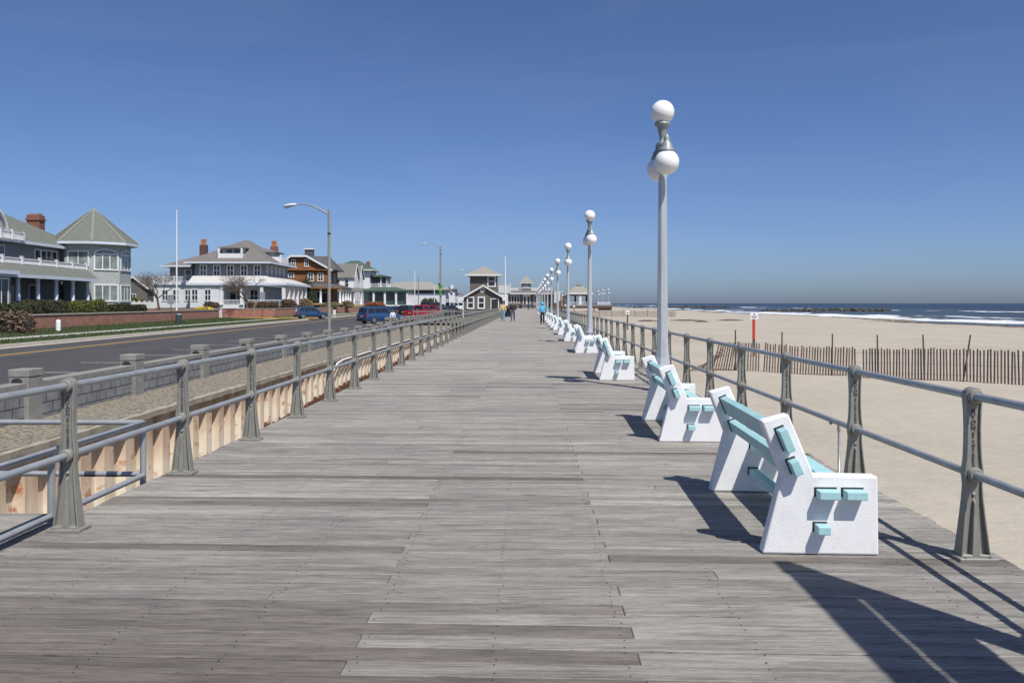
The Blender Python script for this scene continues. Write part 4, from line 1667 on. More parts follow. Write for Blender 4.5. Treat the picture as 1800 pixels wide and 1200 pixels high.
# main body, receding toward the camera side
mb = MB()
mb.box(-17.0, -1.9, -36, 1.0, 0.5, 7.2)
mb.build('wall', 'dark_grey_shingle', h1)
mb = MB()
hip(mb, -17.8, -1.15, -36.8, 1.8, 7.1, (-9.4, -30), (-9.4, -8.5), 12.2, 0.2)
mb.build('roof', 'roof_grey_green', h1)
mb = MB()
eaves(mb, -17.8, -1.15, -36.8, -2.5, 7.06, 0.26)
mb.build('eaves_board', 'blue_white_trim', h1)
ch = MB().box(-6.35, -5.05, -1.0, 0.1, 6.5, 10.75).box(-6.45, -4.95, -1.1, 0.2, 10.2, 10.4).build('chimney', 'chimney_brick', h1)
MB().box(-6.2, -5.2, -0.8, -0.1, 10.76, 10.95).build('chimney_cap', 'street_steel', ch)
# barrel dormer with white arch
mb = MB()
pts = [(-15.9 + 2.7 * math.cos(a), 7.35 + 2.7 * math.sin(a)) for a in [PI * i / 20 for i in range(21)]]
mb.prism([(-13.2, 7.1)] + pts + [(-18.6, 7.1)], -8.5, -1.6, 'x')
d_ = mb.build('dormer', 'roof_grey_green', h1)
mb = MB()
for i in range(20):
    a, b = PI * i / 20, PI * (i + 1) / 20
    q = [(-15.9 + r_ * math.cos(t), 7.35 + r_ * math.sin(t)) for r_, t in ((2.72, a), (2.9, a), (2.9, b), (2.72, b))]
    mb.prism(q, -1.75, -1.35, 'x')
mb.build('arch_trim', 'white_trim', d_)
MB().prism([(-13.3, 7.1)] + [(-15.9 + 2.6 * math.cos(a), 7.35 + 2.6 * math.sin(a)) for a in [PI * i / 12 for i in range(13)]] + [(-18.5, 7.1)], -1.62, -1.58, 'x').build('dormer_face', 'grey_shingle', d_)
mb = MB()
balustrade(mb, (-0.95, -20.5), (-0.95, -11.5), 7.25, 0.75, 44, 6, 0.2)
mb.build('balustrade', 'white_trim', h1)
mb = MB()
balustrade(mb, (-0.95, -11.5), (-2.2, -11.5), 7.25, 0.75, 7, 2, 0.2)
mb.build('balustrade', 'white_trim', h1)
for y, n_ in ((-14.9, 1), (-13.4, 1), (-7.4, 1), (-6.3, 1), (-5.3, 1), (-4.3, 1)):
    window(h1, -1.898, y, 5.35, 0.85, 1.35, SX, 0, 0, tw=0.1)
# porch
mb = MB()
mb.add([(3.1, -24, 3.95), (3.1, -5.6, 3.95), (1.0, -3.6, 4.95), (1.0, -24, 4.95), (-1.9, -3.6, 4.95), (-1.9, -24, 4.95), (3.1, -24, 3.75), (3.1, -5.6, 3.75), (-1.9, -24, 3.75), (-1.9, -5.6, 3.75), (0.6, -3.4, 3.75)],
       [(0, 1, 2, 3), (3, 2, 4, 5), (6, 7, 1, 0), (6, 8, 9, 7), (7, 9, 10), (7, 10, 2, 1), (6, 0, 3, 5, 8)])
mb.build('porch_roof', 'roof_grey_green', h1)
MB().box(3.11, 3.2, -24, -5.5, 3.70, 3.98).build('porch_fascia', 'blue_white_trim', h1)
mb = MB()
balustrade(mb, (0.95, -24), (0.95, -3.6), 4.95, 0.55, 120, 8, 0.22, 0.06)
mb.build('balustrade', 'white_trim', h1)
for y in (-18.9, -15.85, -12.8, -9.8, -6.9):
    column(h1, 2.6, y, 1.15, 3.75, 0.19, 'blue_white_trim')
MB().box(-1.9, 2.9, -24, -3.4, 0.4, 1.15).build('porch_floor', 'dark_grey_shingle', h1)
MB().box(2.88, 2.96, -24, -5.0, 1.05, 1.35).build('porch_skirt', 'blue_white_trim', h1)
for y, k in ((-8.3, 1), (-11.2, 0), (-14.5, 1), (-17, 0)):
    if k:
        door(h1, -1.898, y, 1.16, 1.1, 2.1, SX)
    else:
        window(h1, -1.898, y, 1.5, 1.7, 1.6, SX, 1, 0, tw=0.09)
MB().box(-1.9, 3.0, -28, -20.6, 0.5, 3.9).build('bay', 'dark_grey_shingle', h1)
MB().box(-1.9, 3.5, -28.4, -20.2, 3.9, 4.2).build('bay_roof', 'blue_white_trim', h1)
window(h1, 3.002, -22.4, 1.5, 2.6, 2.0, SX, 2, 0, tw=0.13)
window(h1, 1.0, -20.598, 1.5, 1.6, 2.0, PI / 2, 1, 0, tw=0.13)

# ------------------------------------------------------------------ grey house with the wraparound porch
gx, gy = at(465, 130)
h2 = thing('porch_house', 'grey hip roofed house with two terracotta potted chimneys and white wraparound porch', 'house', (gx, gy, 0), 0.05)
MB().box(-10.9, 0, 0, 15, 4.9, 7.95).build('upper_wall', 'dark_grey_shingle', h2)
MB().box(-17.8, -10.86, 1.1, 15, 0.9, 4.54).box(-10.84, -1.0, 2.0, 15, 0.9, 4.45).box(-10.85, -6.2, -2.35, 1.99, 0.9, 4.45).build('lower_wall', 'pale_grey_shingle', h2)
MB().box(-16.2, -10.9, 3.5, 15, 4.9, 7.6).build('wing_wall', 'dark_grey_shingle', h2)
mb = MB()
hip(mb, -12.2, 1.3, -1.2, 16.5, 7.9, (-4.8, 6.0), (-4.8, 9.5), 12.1, 0.22)
hip(mb, -17.2, -6.0, 2.4, 16, 7.5, (-9.8, 9.2), (-6.6, 9.2), 10.6, 0.22)
mb.build('roof', 'roof_grey', h2)
mb = MB()
eaves(mb, -12.2, 1.3, -1.2, 16.5, 7.88)
mb.box(-17.26, -12.3, 2.3, 2.39, 7.46, 7.72).box(-17.26, -17.21, 2.3, 16, 7.46, 7.72)
mb.build('eaves_board', 'blue_white_trim', h2)
for cx, cy, zt in ((-13.3, 11, 11.6), (-2.2, 14.5, 11.6)):
    c = MB().box(cx - 0.6, cx + 0.6, cy - 0.4, cy + 0.4, 8.0, zt).build('chimney', 'chimney_brick' if cx > -5 else 'dark_brick', h2)
    mb = MB()
    for k in (-0.3, 0, 0.3):
        mb.lathe([(0.17, zt), (0.15, zt + 0.85), (0.18, zt + 0.95), (0.16, zt + 1.0)], (cx + k, cy, 0), 8)
    mb.build('chimney_pots', 'terracotta', c)
# front dormer with balcony
mb = MB()
mb.box(-7.2, -3.6, 1.6, 5.0, 8.7, 10.35)
dm = mb.build('dormer', 'pale_grey_shingle', h2)
mb = MB()
hip(mb, -7.6, -3.2, 0.6, 6, 10.35, (-5.6, 4), (-5.2, 4), 11.3, 0.15)
mb.build('dormer_roof', 'roof_grey', dm)
for wx in (-6.0, -4.8):
    window(h2, wx, 1.598, 9.2, 0.9, 1.0, SY, 0, 1)
mb = MB()
mb.box(-7.3, -3.5, 0.0, 0.12, 8.35, 9.5).box(-7.3, -7.1, 0.12, 1.6, 8.35, 9.5).box(-3.7, -3.5, 0.12, 1.6, 8.35, 9.5)
for x_ in (-7.2, -3.6):
    mb.box(x_ - 0.14, x_ + 0.14, -0.06, 0.2, 8.35, 10.35)
mb.build('balcony', 'white_trim', dm)
# side dormer
mb = MB()
mb.box(-3.2, -0.2, 6.5, 10.5, 8.7, 10.0)
ds = mb.build('dormer', 'pale_grey_shingle', h2)
mb = MB()
hip(mb, -6, 0.5, 5.9, 11.1, 10.0, (-5, 8.3), (-2.4, 8.3), 10.9, 0.15)
mb.build('dormer_roof', 'roof_grey', ds)
mb = MB()
mb.box(1.0, 1.12, 6.0, 11, 8.2, 9.3).box(-0.5, 1.0, 6.0, 6.12, 8.2, 9.3).box(0.9, 1.15, 5.95, 6.2, 8.2, 9.6)
mb.build('balcony', 'white_trim', ds)
for k in range(5):
    window(h2, -9.6 + 2.12 * k, -0.002, 6.05, 0.85, 1.5, SY, 1, 1, tw=0.15)
for k in range(5):
    window(h2, 0.002, 1.5 + 2.7 * k, 6.05, 0.9, 1.5, SX, 1, 1, tw=0.15)
window(h2, -13.2, 3.498, 5.3, 0.85, 1.7, SY, 0, 1, tw=0.15)
# porch roofs
mb = MB()
mb.add([(-11.2, -2.6, 4.75), (4.0, -2.6, 4.75), (4.0, 15.5, 4.75), (-11.2, -0.02, 6.0), (0.02, -0.02, 6.0), (0.02, 15.5, 6.0), (-11.2, -2.6, 4.5), (4.0, -2.6, 4.5), (4.0, 15.5, 4.5), (-11.2, 0, 4.5), (0, 0, 4.5), (0, 15.5, 4.5)],
       [(0, 1, 4, 3), (1, 2, 5, 4), (6, 7, 1, 0), (7, 8, 2, 1), (6, 9, 10, 7), (7, 10, 11, 8), (6, 0, 3, 9), (8, 11, 5, 2)])
mb.build('porch_roof', 'roof_pale', h2)
mb = MB()
mb.box(-11.3, 4.1, -2.7, -2.61, 4.42, 4.76).box(4.01, 4.1, -2.6, 15.5, 4.42, 4.76)
mb.box(-11.4, -11.1, -2.6, 0.0, 4.4, 4.9)
mb.build('porch_fascia', 'blue_white_trim', h2)
MB().box(-6.19, 3.7, -2.3, 15.3, 0.8, 1.35).box(-18, -10.9, 0.8, 2.0, 4.55, 4.9).build('porch_floor', 'white_clapboard', h2)
for x_ in (-6.0, -2.9, 0.2):
    column(h2, x_, -2.25, 1.35, 4.5, 0.22, square=True)
for k in range(6):
    column(h2, 3.6, -2.2 + 3.0 * k, 1.35, 4.5, 0.24, square=True)
mb = MB()
balustrade(mb, (-6, -2.25), (3.6, -2.25), 1.35, 0.8, 50, 2)
mb.build('balustrade', 'white_trim', h2)
mb = MB()
balustrade(mb, (3.6, -2.2), (3.6, 15), 1.35, 0.8, 60, 2)
mb.build('balustrade', 'white_trim', h2)
mb = MB()
balustrade(mb, (-18, 0.9), (-11, 0.9), 4.9, 0.95, 40, 5)
mb.build('balustrade', 'white_trim', h2)
mb = MB()
balustrade(mb, (-18, 0.9), (-18, 6), 4.9, 0.95, 20, 2)
mb.build('balustrade', 'white_trim', h2)
for x_ in (-16.0, -14.3, -12.4):
    window(h2, x_, 1.098, 2.1, 0.8, 1.6, SY, 1, 1, tw=0.15)
for x_ in (-10.1, -8.1):
    window(h2, x_, -2.352, 2.1, 0.8, 1.6, SY, 1, 1, tw=0.15)
for x_ in (-4.4, -2.2):
    window(h2, x_, 1.998, 1.9, 1.1, 1.8, SY, 1, 1, tw=0.12)
door(h2, -5.5, 1.998, 1.36, 1.0, 2.1, SY)
mb = MB()
for k in range(5):
    mb.box(-7.6, -6.2, -3.6 + 0.3 * k, -2.3, 0.75 + 0.12 * k, 0.87 + 0.12 * k)
mb.build('steps', 'white_clapboard', h2)

# ------------------------------------------------------------------ brown shingled house
gx, gy = at(577, 160)
h3 = thing('brown_house', 'brown shingled house with clipped front gable and dark chimney', 'house', (gx, gy, 0), 0.05)
mb = MB()
mb.box(-8.7, 0, 0, 10, 5.7, 8.2)
mb.prism([(-8.7, 8.2), (0, 8.2), (-4.3, 10.6), (-7.0, 10.6), (-8.7, 9.4)], 0.0, 3.5, 'y')
mb.build('wall', 'brown_shingle', h3)
MB().box(-8.7, 0, 0.6, 10, 0.9, 5.7).build('lower_wall', 'brown_shingle', h3)
mb = MB()
hip(mb, -9.8, 1.2, 1.2, 11.0, 8.1, (-8.9, 5.5), (-0.9, 5.5), 11.1, 0.2)
rf = [(-9.5, 8.9), (-7.1, 10.72), (-4.2, 10.72), (0.75, 7.95), (0.75, 8.15), (-4.1, 10.92), (-7.2, 10.92), (-9.5, 9.1)]
mb.prism(rf, -0.55, 4.5, 'y')
mb.build('roof', 'roof_dark', h3)
mb = MB()
mb.prism([(-9.6, 8.75), (-7.12, 10.6), (-4.18, 10.6), (0.85, 7.8), (0.85, 8.18), (-4.08, 10.97), (-7.22, 10.97), (-9.6, 9.13)], -0.66, -0.56, 'y')
mb.build('rake_board', 'white_trim', h3)
MB().box(-8.9, 0.2, -0.5, 0.0, 8.0, 8.2).build('belt', 'brown_shingle', h3)
ch = MB().box(-6.0, -4.3, 6.5, 7.6, 9.5, 12.5).build('chimney', 'roof_dark', h3)
MB().box(-6.2, -4.1, 6.3, 7.8, 12.5, 12.75).build('chimney_cap', 'white_trim', ch)
for x_ in (-6.75, -4.2):
    window(h3, x_, -0.002, 8.85, 0.62, 1.2, SY, 1, 1, tw=0.14)
window(h3, -7.2, -0.002, 6.75, 0.9, 0.7, SY, 1, 0, tw=0.14)
for x_ in (-3.4, -1.5):
    window(h3, x_, -0.002, 6.0, 0.85, 1.4, SY, 1, 1, tw=0.15)
for y_ in (2.5, 6.5):
    window(h3, 0.002, y_, 6.0, 0.9, 1.4, SX, 1, 1, tw=0.15)
mb = MB()
mb.add([(-4.4, -3.2, 4.7), (3.2, -3.2, 4.7), (3.2, 9.5, 4.7), (-4.4, -0.02, 5.6), (0.02, -0.02, 5.6), (0.02, 9.5, 5.6), (-4.4, -3.2, 4.45), (3.2, -3.2, 4.45), (3.2, 9.5, 4.45), (-4.4, 0, 4.45), (0, 0, 4.45), (0, 9.5, 4.45)],
       [(0, 1, 4, 3), (1, 2, 5, 4), (6, 7, 1, 0), (7, 8, 2, 1), (6, 9, 10, 7), (7, 10, 11, 8), (6, 0, 3, 9), (8, 11, 5, 2)])
mb.build('porch_roof', 'roof_dark', h3)
MB().box(-4.5, 3.3, -3.32, -3.21, 4.4, 4.72).build('porch_fascia', 'brown_shingle', h3)
MB().box(-4.3, 3.1, -3.1, 9.4, 1.3, 1.65).build('porch_floor', 'porch_wood', h3)
for x_ in (-4.0, -0.9, 2.8):
    column(h3, x_, -2.9, 1.65, 4.45, 0.22)
for y_ in (0.3, 3.2, 6.2, 9.0):
    column(h3, 2.8, y_, 1.65, 4.45, 0.22)
window(h3, -2.4, 0.598, 2.3, 1.6, 1.5, SY, 1, 0, tw=0.16)
door(h3, -0.8, 0.598, 1.66, 0.95, 2.0, SY)
MB().box(-3.6, 2.6, -2.6, 9, 0.7, 1.3).build('porch_base', 'dark_door', h3)

# ------------------------------------------------------------------ white gabled house
gx, gy = at(622, 186)
h4 = thing('gabled_house', 'white clapboard house with two steep seaward gables', 'house', (gx, gy, 0), 0.05)
mb = MB()
mb.box(-10, 0.0, 0, 14, 0.9, 7.6)
for a in (0.0, 7.5):
    mb.prism([(a, 7.6), (a + 6.5, 7.6), (a + 3.25, 10.5)], -9, 0.0, 'x')
mb.build('wall', 'white_clapboard', h4)
mb = MB()
for a in (0.0, 7.5):
    tr = MB()
    gable_roof(mb, tr, a, a + 6.5, -10, -0.15, 7.65, 10.55, 'x')
    tr.build('rake_board', 'white_trim', h4)
mb.build('roof', 'roof_grey', h4)
for y_ in (1.4, 3.2, 5.0, 8.9, 10.7, 12.5):
    for z_ in (5.4, 2.2):
        window(h4, 0.002, y_, z_, 0.75, 1.6, SX, 0, 1, tw=0.12)
for x_ in (-1.6, -3.6):
    window(h4, x_, -0.002, 5.4, 0.75, 1.5, SY, 0, 1, tw=0.12)
mb = MB()
mb.add([(-4.5, -2.8, 4.3), (2.4, -2.8, 4.3), (2.4, -0.02, 5.1), (-4.5, -0.02, 5.1), (-4.5, -2.8, 4.1), (2.4, -2.8, 4.1), (2.4, 0, 4.1), (-4.5, 0, 4.1)], [(0, 1, 2, 3), (4, 5, 1, 0), (5, 6, 2, 1), (4, 7, 6, 5), (4, 0, 3, 7)])
mb.build('porch_roof', 'roof_grey', h4)
for k in range(5):
    column(h4, -4.2 + 1.55 * k, -2.5, 1.3, 4.1, 0.2)
MB().box(-4.5, 2.4, -2.8, 0, 0.8, 1.3).build('porch_floor', 'porch_wood', h4)

# ------------------------------------------------------------------ green roofed house
gx, gy = at(650, 206)
h5 = thing('green_roof_house', 'white house with dark green hip roof and long green roofed porch', 'house', (gx, gy, 0), 0.05)
MB().box(-9, 0, 0, 12, 0.9, 9.9).build('wall', 'white_clapboard', h5)
mb = MB()
hip(mb, -10, 1.0, -1.0, 13, 9.85, (-5.6, 5.8), (-3.6, 6.2), 12.6, 0.2)
mb.build('roof', 'roof_green', h5)
mb = MB()
eaves(mb, -10, 1.0, -1.0, 13, 9.83)
mb.build('eaves_board', 'white_trim', h5)
MB().box(-1.8, -0.9, 6, 7, 10, 12.4).build('chimney', 'chimney_brick', h5)
mb = MB()
mb.box(-0.5, 4.3, 1.0, 8.0, 8.05, 8.25)
hip(mb, -0.8, 4.7, 0.6, 8.4, 8.25, (1.5, 4.2), (2.4, 4.2), 9.0, 0.15)
sr = mb.build('balcony_roof', 'roof_green', h5)
mb = MB()
balustrade(mb, (0.0, 1.2), (4.2, 1.2), 5.7, 0.9, 26, 3)
mb.build('balustrade', 'white_trim', h5)
mb = MB()
balustrade(mb, (4.2, 1.2), (4.2, 8), 5.7, 0.9, 26, 3)
mb.build('balustrade', 'white_trim', h5)
for x_, y_ in ((2.6, 1.3), (4.1, 1.3), (4.1, 7.8), (4.1, 4.5)):
    column(h5, x_, y_, 5.7, 8.05, 0.17)
MB().box(0, 4.0, 4.0, 8.0, 5.7, 8.05).build('balcony_wall', 'dark_grey_shingle', h5)
mb = MB()
hip(mb, -3.2, 10.2, -4.5, 9.5, 4.5, (1.5, 2.5), (6.0, 2.5), 5.75, 0.25)
mb.build('porch_roof', 'roof_green', h5)
MB().box(-3.2, 10.2, -4.62, -4.51, 4.4, 4.76).build('porch_fascia', 'green_screen', h5)
for k in range(5):
    column(h5, -1.2 + 2.75 * k, -4.1, 1.2, 4.5, 0.24, square=True)
for k in range(4):
    column(h5, 9.8, -1.0 + 2.9 * k, 1.2, 4.5, 0.24, square=True)
MB().box(-3.0, 10, -4.3, 9, 0.9, 1.2).build('porch_floor', 'white_clapboard', h5)
MB().box(0.0, 9.4, -3.6, -3.5, 1.2, 2.2).build('porch_screen', 'green_screen', h5)
MB().box(0, 9.0, -2.0, 8, 1.2, 4.4).build('porch_wall', 'dark_grey_shingle', h5)
MB().box(-6.2, -1.4, -5.2, -5.0, 0.7, 1.7).build('porch_parapet', 'white_trim', h5)

# long tan roofed building and smaller houses far up the street
gx, gy = at(733, 272)
h6 = thing('long_building', 'long pale building with a broad tan hip roof beyond the porches', 'building', (gx, gy, 0), 0.03)
MB().box(-10.5, 9.5, 0, 14, 0, 6.2).build('wall', 'pale_grey_shingle', h6)
mb = MB()
hip(mb, -12, 10.5, -1, 15, 6.0, (-8.0, 7), (3.5, 7), 8.9, 0.2)
mb.build('roof', 'roof_tan', h6)
MB().box(-10.0, 9.0, -0.06, -0.01, 4.95, 5.75).build('window_band', 'window_glass', h6)
for x_ in (4.4, 5.6, 3.2, -2):
    window(h6, x_, -0.002, 2.3, 0.7, 0.9, SY, 0, 0, tw=0.12)
gx, gy = at(790, 305)
h7 = thing('tudor_house', 'small white house with dark roof left of the shingled beach hut', 'house', (gx, gy, 0), 0.0)
MB().box(-2.6, 2.0, 0, 8, 0, 5.6).prism([(-2.6, 5.6), (0.9, 5.6), (-0.8, 7.4)], 0.0, 8, 'y').build('wall', 'white_clapboard', h7)
mb, tr = MB(), MB()
gable_roof(mb, tr, -2.6, 0.9, 0, 8, 5.65, 7.5, 'y')
mb.box(0.92, 2.3, 1.0, 8, 5.0, 7.0)
mb.build('roof', 'roof_dark', h7)
tr.build('rake_board', 'white_trim', h7)
MB().box(0.2, 1.2, 3, 4, 7, 8.6).build('chimney', 'white_trim', h7)
window(h7, -0.8, -0.002, 1.6, 1.2, 2.8, SY, 0, 1, 0.5)
gx, gy = at(806, 345)
h8 = thing('red_roof_house', 'tiny far house with red roof beside the beach hut', 'house', (gx, gy, 0), 0.0)
MB().box(-3, 3, 0, 8, 0, 4.3).build('wall', 'white_clapboard', h8)
mb = MB()
gable_roof(mb, None, -3, 3, 0, 8, 4.35, 5.7, 'y')
mb.build('roof', 'roof_red', h8)
window(h8, -1, -0.002, 2.2, 1.0, 1.3, SY, 0, 1)
gx, gy = at(232, 165)
h9 = thing('back_house', 'brown house glimpsed between the turret house and the porch house', 'house', (gx, gy, 0), 0.1)
MB().box(-8, 3, 0, 9, 0.9, 4.6).prism([(-2.5, 4.6), (3, 4.6), (0.25, 6.8)], 0, 9, 'y').build('wall', 'weathered_shingle', h9)
mb, tr = MB(), MB()
gable_roof(mb, tr, -2.5, 3, 0, 9, 4.65, 6.85, 'y')
hip(mb, -9, -2.4, -0.5, 9.5, 4.6, (-8, 4), (-4, 4), 6.8, 0.15)
mb.build('roof', 'roof_grey', h9)
tr.build('rake_board', 'white_trim', h9)
for x_ in (-5.5, -3.6, 0.2):
    window(h9, x_, -0.002, 1.8, 1.0, 1.6, SY, 1, 1)

# ------------------------------------------------------------------ shingled hut on the boardwalk
hut = thing('beach_hut', 'weathered shingled beach hut with white gable and square lookout tower', 'hut', (0, 122, 0), 0.0)
XA, XB = -9.7, -3.62
mb = MB()
mb.box(XA, XB, 0, 7, -0.5, 2.35)
mid = (XA + XB) / 2
mb.prism([(XA, 2.35), (XB, 2.35), (mid, 4.15)], 0.0, 7, 'y')
mb.build('wall', 'weathered_shingle', hut)
mb, tr = MB(), MB()
gable_roof(mb, tr, XA, XB, 0, 7, 2.4, 4.2, 'y', 0.12, 0.35)
tr.box(XA - 0.45, XA + 0.15, -0.44, -0.36, 2.0, 2.42).box(XB - 0.15, XB + 0.45, -0.44, -0.36, 2.0, 2.42)
mb.build('roof', 'roof_tan', hut)
tr.build('rake_board', 'white_trim', hut)
MB().box(XA - 0.03, XA + 0.12, -0.03, -0.003, -0.5, 2.2).box(XB - 0.12, XB + 0.03, -0.03, -0.003, -0.5, 2.2).build('corner_board', 'white_trim', hut)
for x_ in (-8.55, -6.95):
    window(hut, x_, -0.002, 0.95, 0.72, 1.45, SY, 0, 1, tw=0.2)
door(hut, -4.95, -0.002, 0.75, 1.0, 1.45, SY, tw=0.13)
mb = MB()
mb.frame((-6.78, -0.05, 3.55), 0, PI / 2)
for i in range(20):
    a, b = 2 * PI * i / 20, 2 * PI * (i + 1) / 20
    mb.prism([(r_ * math.cos(t), r_ * math.sin(t)) for r_, t in ((0.25, a), (0.38, a), (0.38, b), (0.25, b))], -0.03, 0.03, 'z')
mb.frame()
mb.tube([(-6.72, -0.06, 3.90), (-6.62, -0.06, 3.80), (-6.70, -0.06, 3.68), (-6.82, -0.06, 3.58), (-6.70, -0.06, 3.47), (-6.76, -0.06, 3.36), (-6.86, -0.06, 3.40)], [0.05, 0.075, 0.06, 0.085, 0.06, 0.045, 0.02], 8)
mb.build('seahorse_emblem', 'white_trim', hut)
TX0, TX1 = -8.85, -4.75
MB().box(TX0, TX1, 3.0, 6.6, 2.5, 5.9).build('tower_wall', 'weathered_shingle', hut)
mb = MB()
hip(mb, TX0 - 0.6, TX1 + 0.6, 2.4, 7.2, 5.85, (-6.85, 4.8), (-6.75, 4.8), 7.35, 0.1)
mb.build('tower_roof', 'roof_tan', hut)
mb = MB()
eaves(mb, TX0 - 0.6, TX1 + 0.6, 2.4, 7.2, 5.78, 0.2)
mb.build('tower_eaves', 'white_trim', hut)
window(hut, -5.55, 2.998, 4.25, 0.95, 1.4, SY, 0, 1, tw=0.16)
window(hut, TX1 + 0.002, 4.8, 4.25, 1.2, 1.4, SX, 0, 1, tw=0.16)

# plank ramp between street and boardwalk, before the hut
rp = thing('access_ramp', 'timber access ramp crossing from street to boardwalk before the beach hut', 'ramp', (0, 77, 0))
MB().box(-11.0, -3.45, 0, 3.0, -0.28, -0.02).build('deck', 'grey_timber', rp)
for k in range(5):
    MB().box(-10.6 + 1.7 * k, -10.35 + 1.7 * k, 0.02, 0.28, -2.3, -0.28).build('pile', 'dark_wood', rp)
MB().box(-11.0, -3.45, 1.5, 1.7, -2.3, -0.28).build('skirt_boards', 'dark_wood', rp)
for y_ in (0.08, 2.9):
    mb = MB()
    balustrade(mb, (-10.8, y_), (-3.6, y_), -0.02, 0.9, 2, 5, 0.1)
    mb.build('handrail', 'grey_timber', rp)

# ------------------------------------------------------------------ far pavilion
px_, py_ = at(925, 272)
pv = thing('pavilion', 'long shingled pavilion with small cupola closing the far end of the boardwalk', 'pavilion', (px_, py_, 0), 0.0)
MB().box(-10, 9.0, 0, 14, -0.5, 5.0).build('wall', 'weathered_shingle', pv)
MB().box(-10.6, 9.6, -1.4, 15, 4.62, 4.95).build('eaves_board', 'white_trim', pv)
mb = MB()
mb.add([(-10.5, -1.3, 4.955), (9.5, -1.3, 4.955), (9.5, 2, 5.9), (-10.5, 2, 5.9), (-10.5, 15, 5.9), (9.5, 15, 5.9)], [(0, 1, 2, 3), (3, 2, 5, 4)])
mb.build('roof', 'roof_grey', pv)
mb = MB()
for a, b in ((-5.4, -2.6), (1.6, 8.8)):
    mb.box(a, b, 2.0, 2.25, 5.9, 6.75)
mb.build('parapet', 'batten_board', pv)
MB().box(-1.55, 1.55, 2.1, 5.2, 5.3, 8.4).build('cupola', 'weathered_shingle', pv)
mb = MB()
hip(mb, -2.1, 2.1, 1.5, 5.8, 8.5, (-0.05, 3.6), (0.05, 3.6), 10.9, 0.2)
mb.build('cupola_roof', 'roof_tan', pv)
MB().box(-2.15, 2.15, 1.4, 5.9, 8.3, 8.5).box(-1.6, 1.6, 2.0, 2.09, 6.55, 6.8).build('cupola_trim', 'white_trim', pv)
for x_ in (-0.75, 0, 0.75):
    window(pv, x_, 2.098, 7.2, 0.45, 0.9, SY, 0, 0, tw=0.13)
for x_ in (-5.4, -4.5, -3.6, -2.7, 3.0, 4.1):
    window(pv, x_, -0.002, 1.8, 0.62, 2.3, SY, 0, 0, tw=0.16)
for x_ in (-0.45, 0.75):
    door(pv, x_, -0.002, 1.2, 0.7, 2.7, SY, m='window_glass', tw=0.22)
MB().box(-1.2, 1.5, -0.12, -0.05, 4.05, 4.45).build('fascia_sign', 'sign_white', pv)
MB().box(-10, -6.0, -6, 0, -0.5, 4.9).build('wing_wall', 'white_clapboard', pv)
MB().box(-10.2, -5.2, -6.2, -1.5, 4.9, 7.6).build('roof_deck_screen', 'batten_board', pv)
MB().box(-10.3, -5.1, -6.3, -1.4, 7.6, 7.75).box(-5.3, -5.08, -6.32, -6.1, 4.9, 8.0).build('deck_cap', 'white_trim', pv)
MB().box(9.0, 11.0, -9, -0.5, 0, 5.5).build('screen_wall', 'batten_board', pv)
x, y = at(888, 262)
fp = thing('flagpole', 'white flagpole rising behind the beach hut', 'flagpole', (x, y, 0))
MB().tube([(0, 0, 0), (0, 0, zat(453, 262))], [0.28, 0.16], 10).build('pole', 'pole_white', fp)
MB().ball((0, 0, zat(453, 262)), 0.25, 10, 8).build('finial', 'pole_white', fp)

# ------------------------------------------------------------------ pier shelter on the beach side
D = 240
S = D / FPX
gx, gy = at(1018, D)
pr = thing('pier_shelter', 'open hip roofed shelter on a raised pier deck over the sand', 'shelter', (gx, gy, 0))
DZ = 1.15
MB().box(-7.5, 9.2, -5, 8, DZ - 0.35, DZ).build('pier_deck', 'grey_timber', pr)
mb = MB()
hip(mb, -4.0, 3.8, -3.4, 4.6, 4.35, (-0.6, 0.5), (0.6, 0.5), 7.0, 0.2)
mb.box(-0.7, 0.7, -0.2, 1.2, 6.75, 7.2)
mb.build('roof', 'roof_tan', pr)
mb = MB()
eaves(mb, -4.0, 3.8, -3.4, 4.6, 4.25, 0.32, 0.1)
mb.build('eaves_board', 'white_trim', pr)
MB().box(-3.7, 3.5, -3.1, 4.3, 3.75, 4.2).build('beam', 'grey_timber', pr)
for x_, y_, m_, r_ in ((0.15, -2.8, 'white_trim', 0.32), (-3.4, -2.8, 'white_trim', 0.3), (-3.4, 4.0, 'dark_wood', 0.3), (3.2, -2.8, 'dark_wood', 0.35), (3.2, 4.0, 'dark_wood', 0.3), (-0.9, 4.0, 'dark_wood', 0.25), (2.5, 4.0, 'dark_wood', 0.3)):
    column(pr, x_, y_, DZ, 3.75, r_, m_, square=True)
MB().box(-4.6, -3.9, -2.9, 3.0, DZ, 3.7).build('side_wall', 'weathered_shingle', pr)
mb = MB()
balustrade(mb, (-3.2, -3.0), (3.2, -3.0), DZ, 0.85, 30, 3)
mb.build('balustrade', 'white_trim', pr)
mb = MB()
for k in range(9):
    x_ = 5.2 + 0.42 * k
    mb.tube([(x_ - 0.25, -4.0, DZ), (x_ + 0.25, -4.0, DZ + 0.9)], 0.07, 6)
    mb.tube([(x_ + 0.25, -4.0, DZ), (x_ - 0.25, -4.0, DZ + 0.9)], 0.07, 6)
mb.build('lattice_rail', 'white_trim', pr)
for k in range(5):
    MB().tube([(-6.5 + 1.0 * k + (6.5 if k > 2 else 0), -4.6, -1.2), (-6.5 + 1.0 * k + (6.5 if k > 2 else 0), -4.6, DZ - 0.35)], 0.16, 8).build('pile', 'dark_wood', pr)
MB().box(5.2, 9.0, -4.7, -4.4, -0.4, DZ - 0.35).build('pile_skirt', 'dark_wood', pr)
MB().box(-7.5, 9.2, -4.98, -4.8, DZ - 1.0, DZ - 0.36).build('fascia', 'dark_wood', pr)
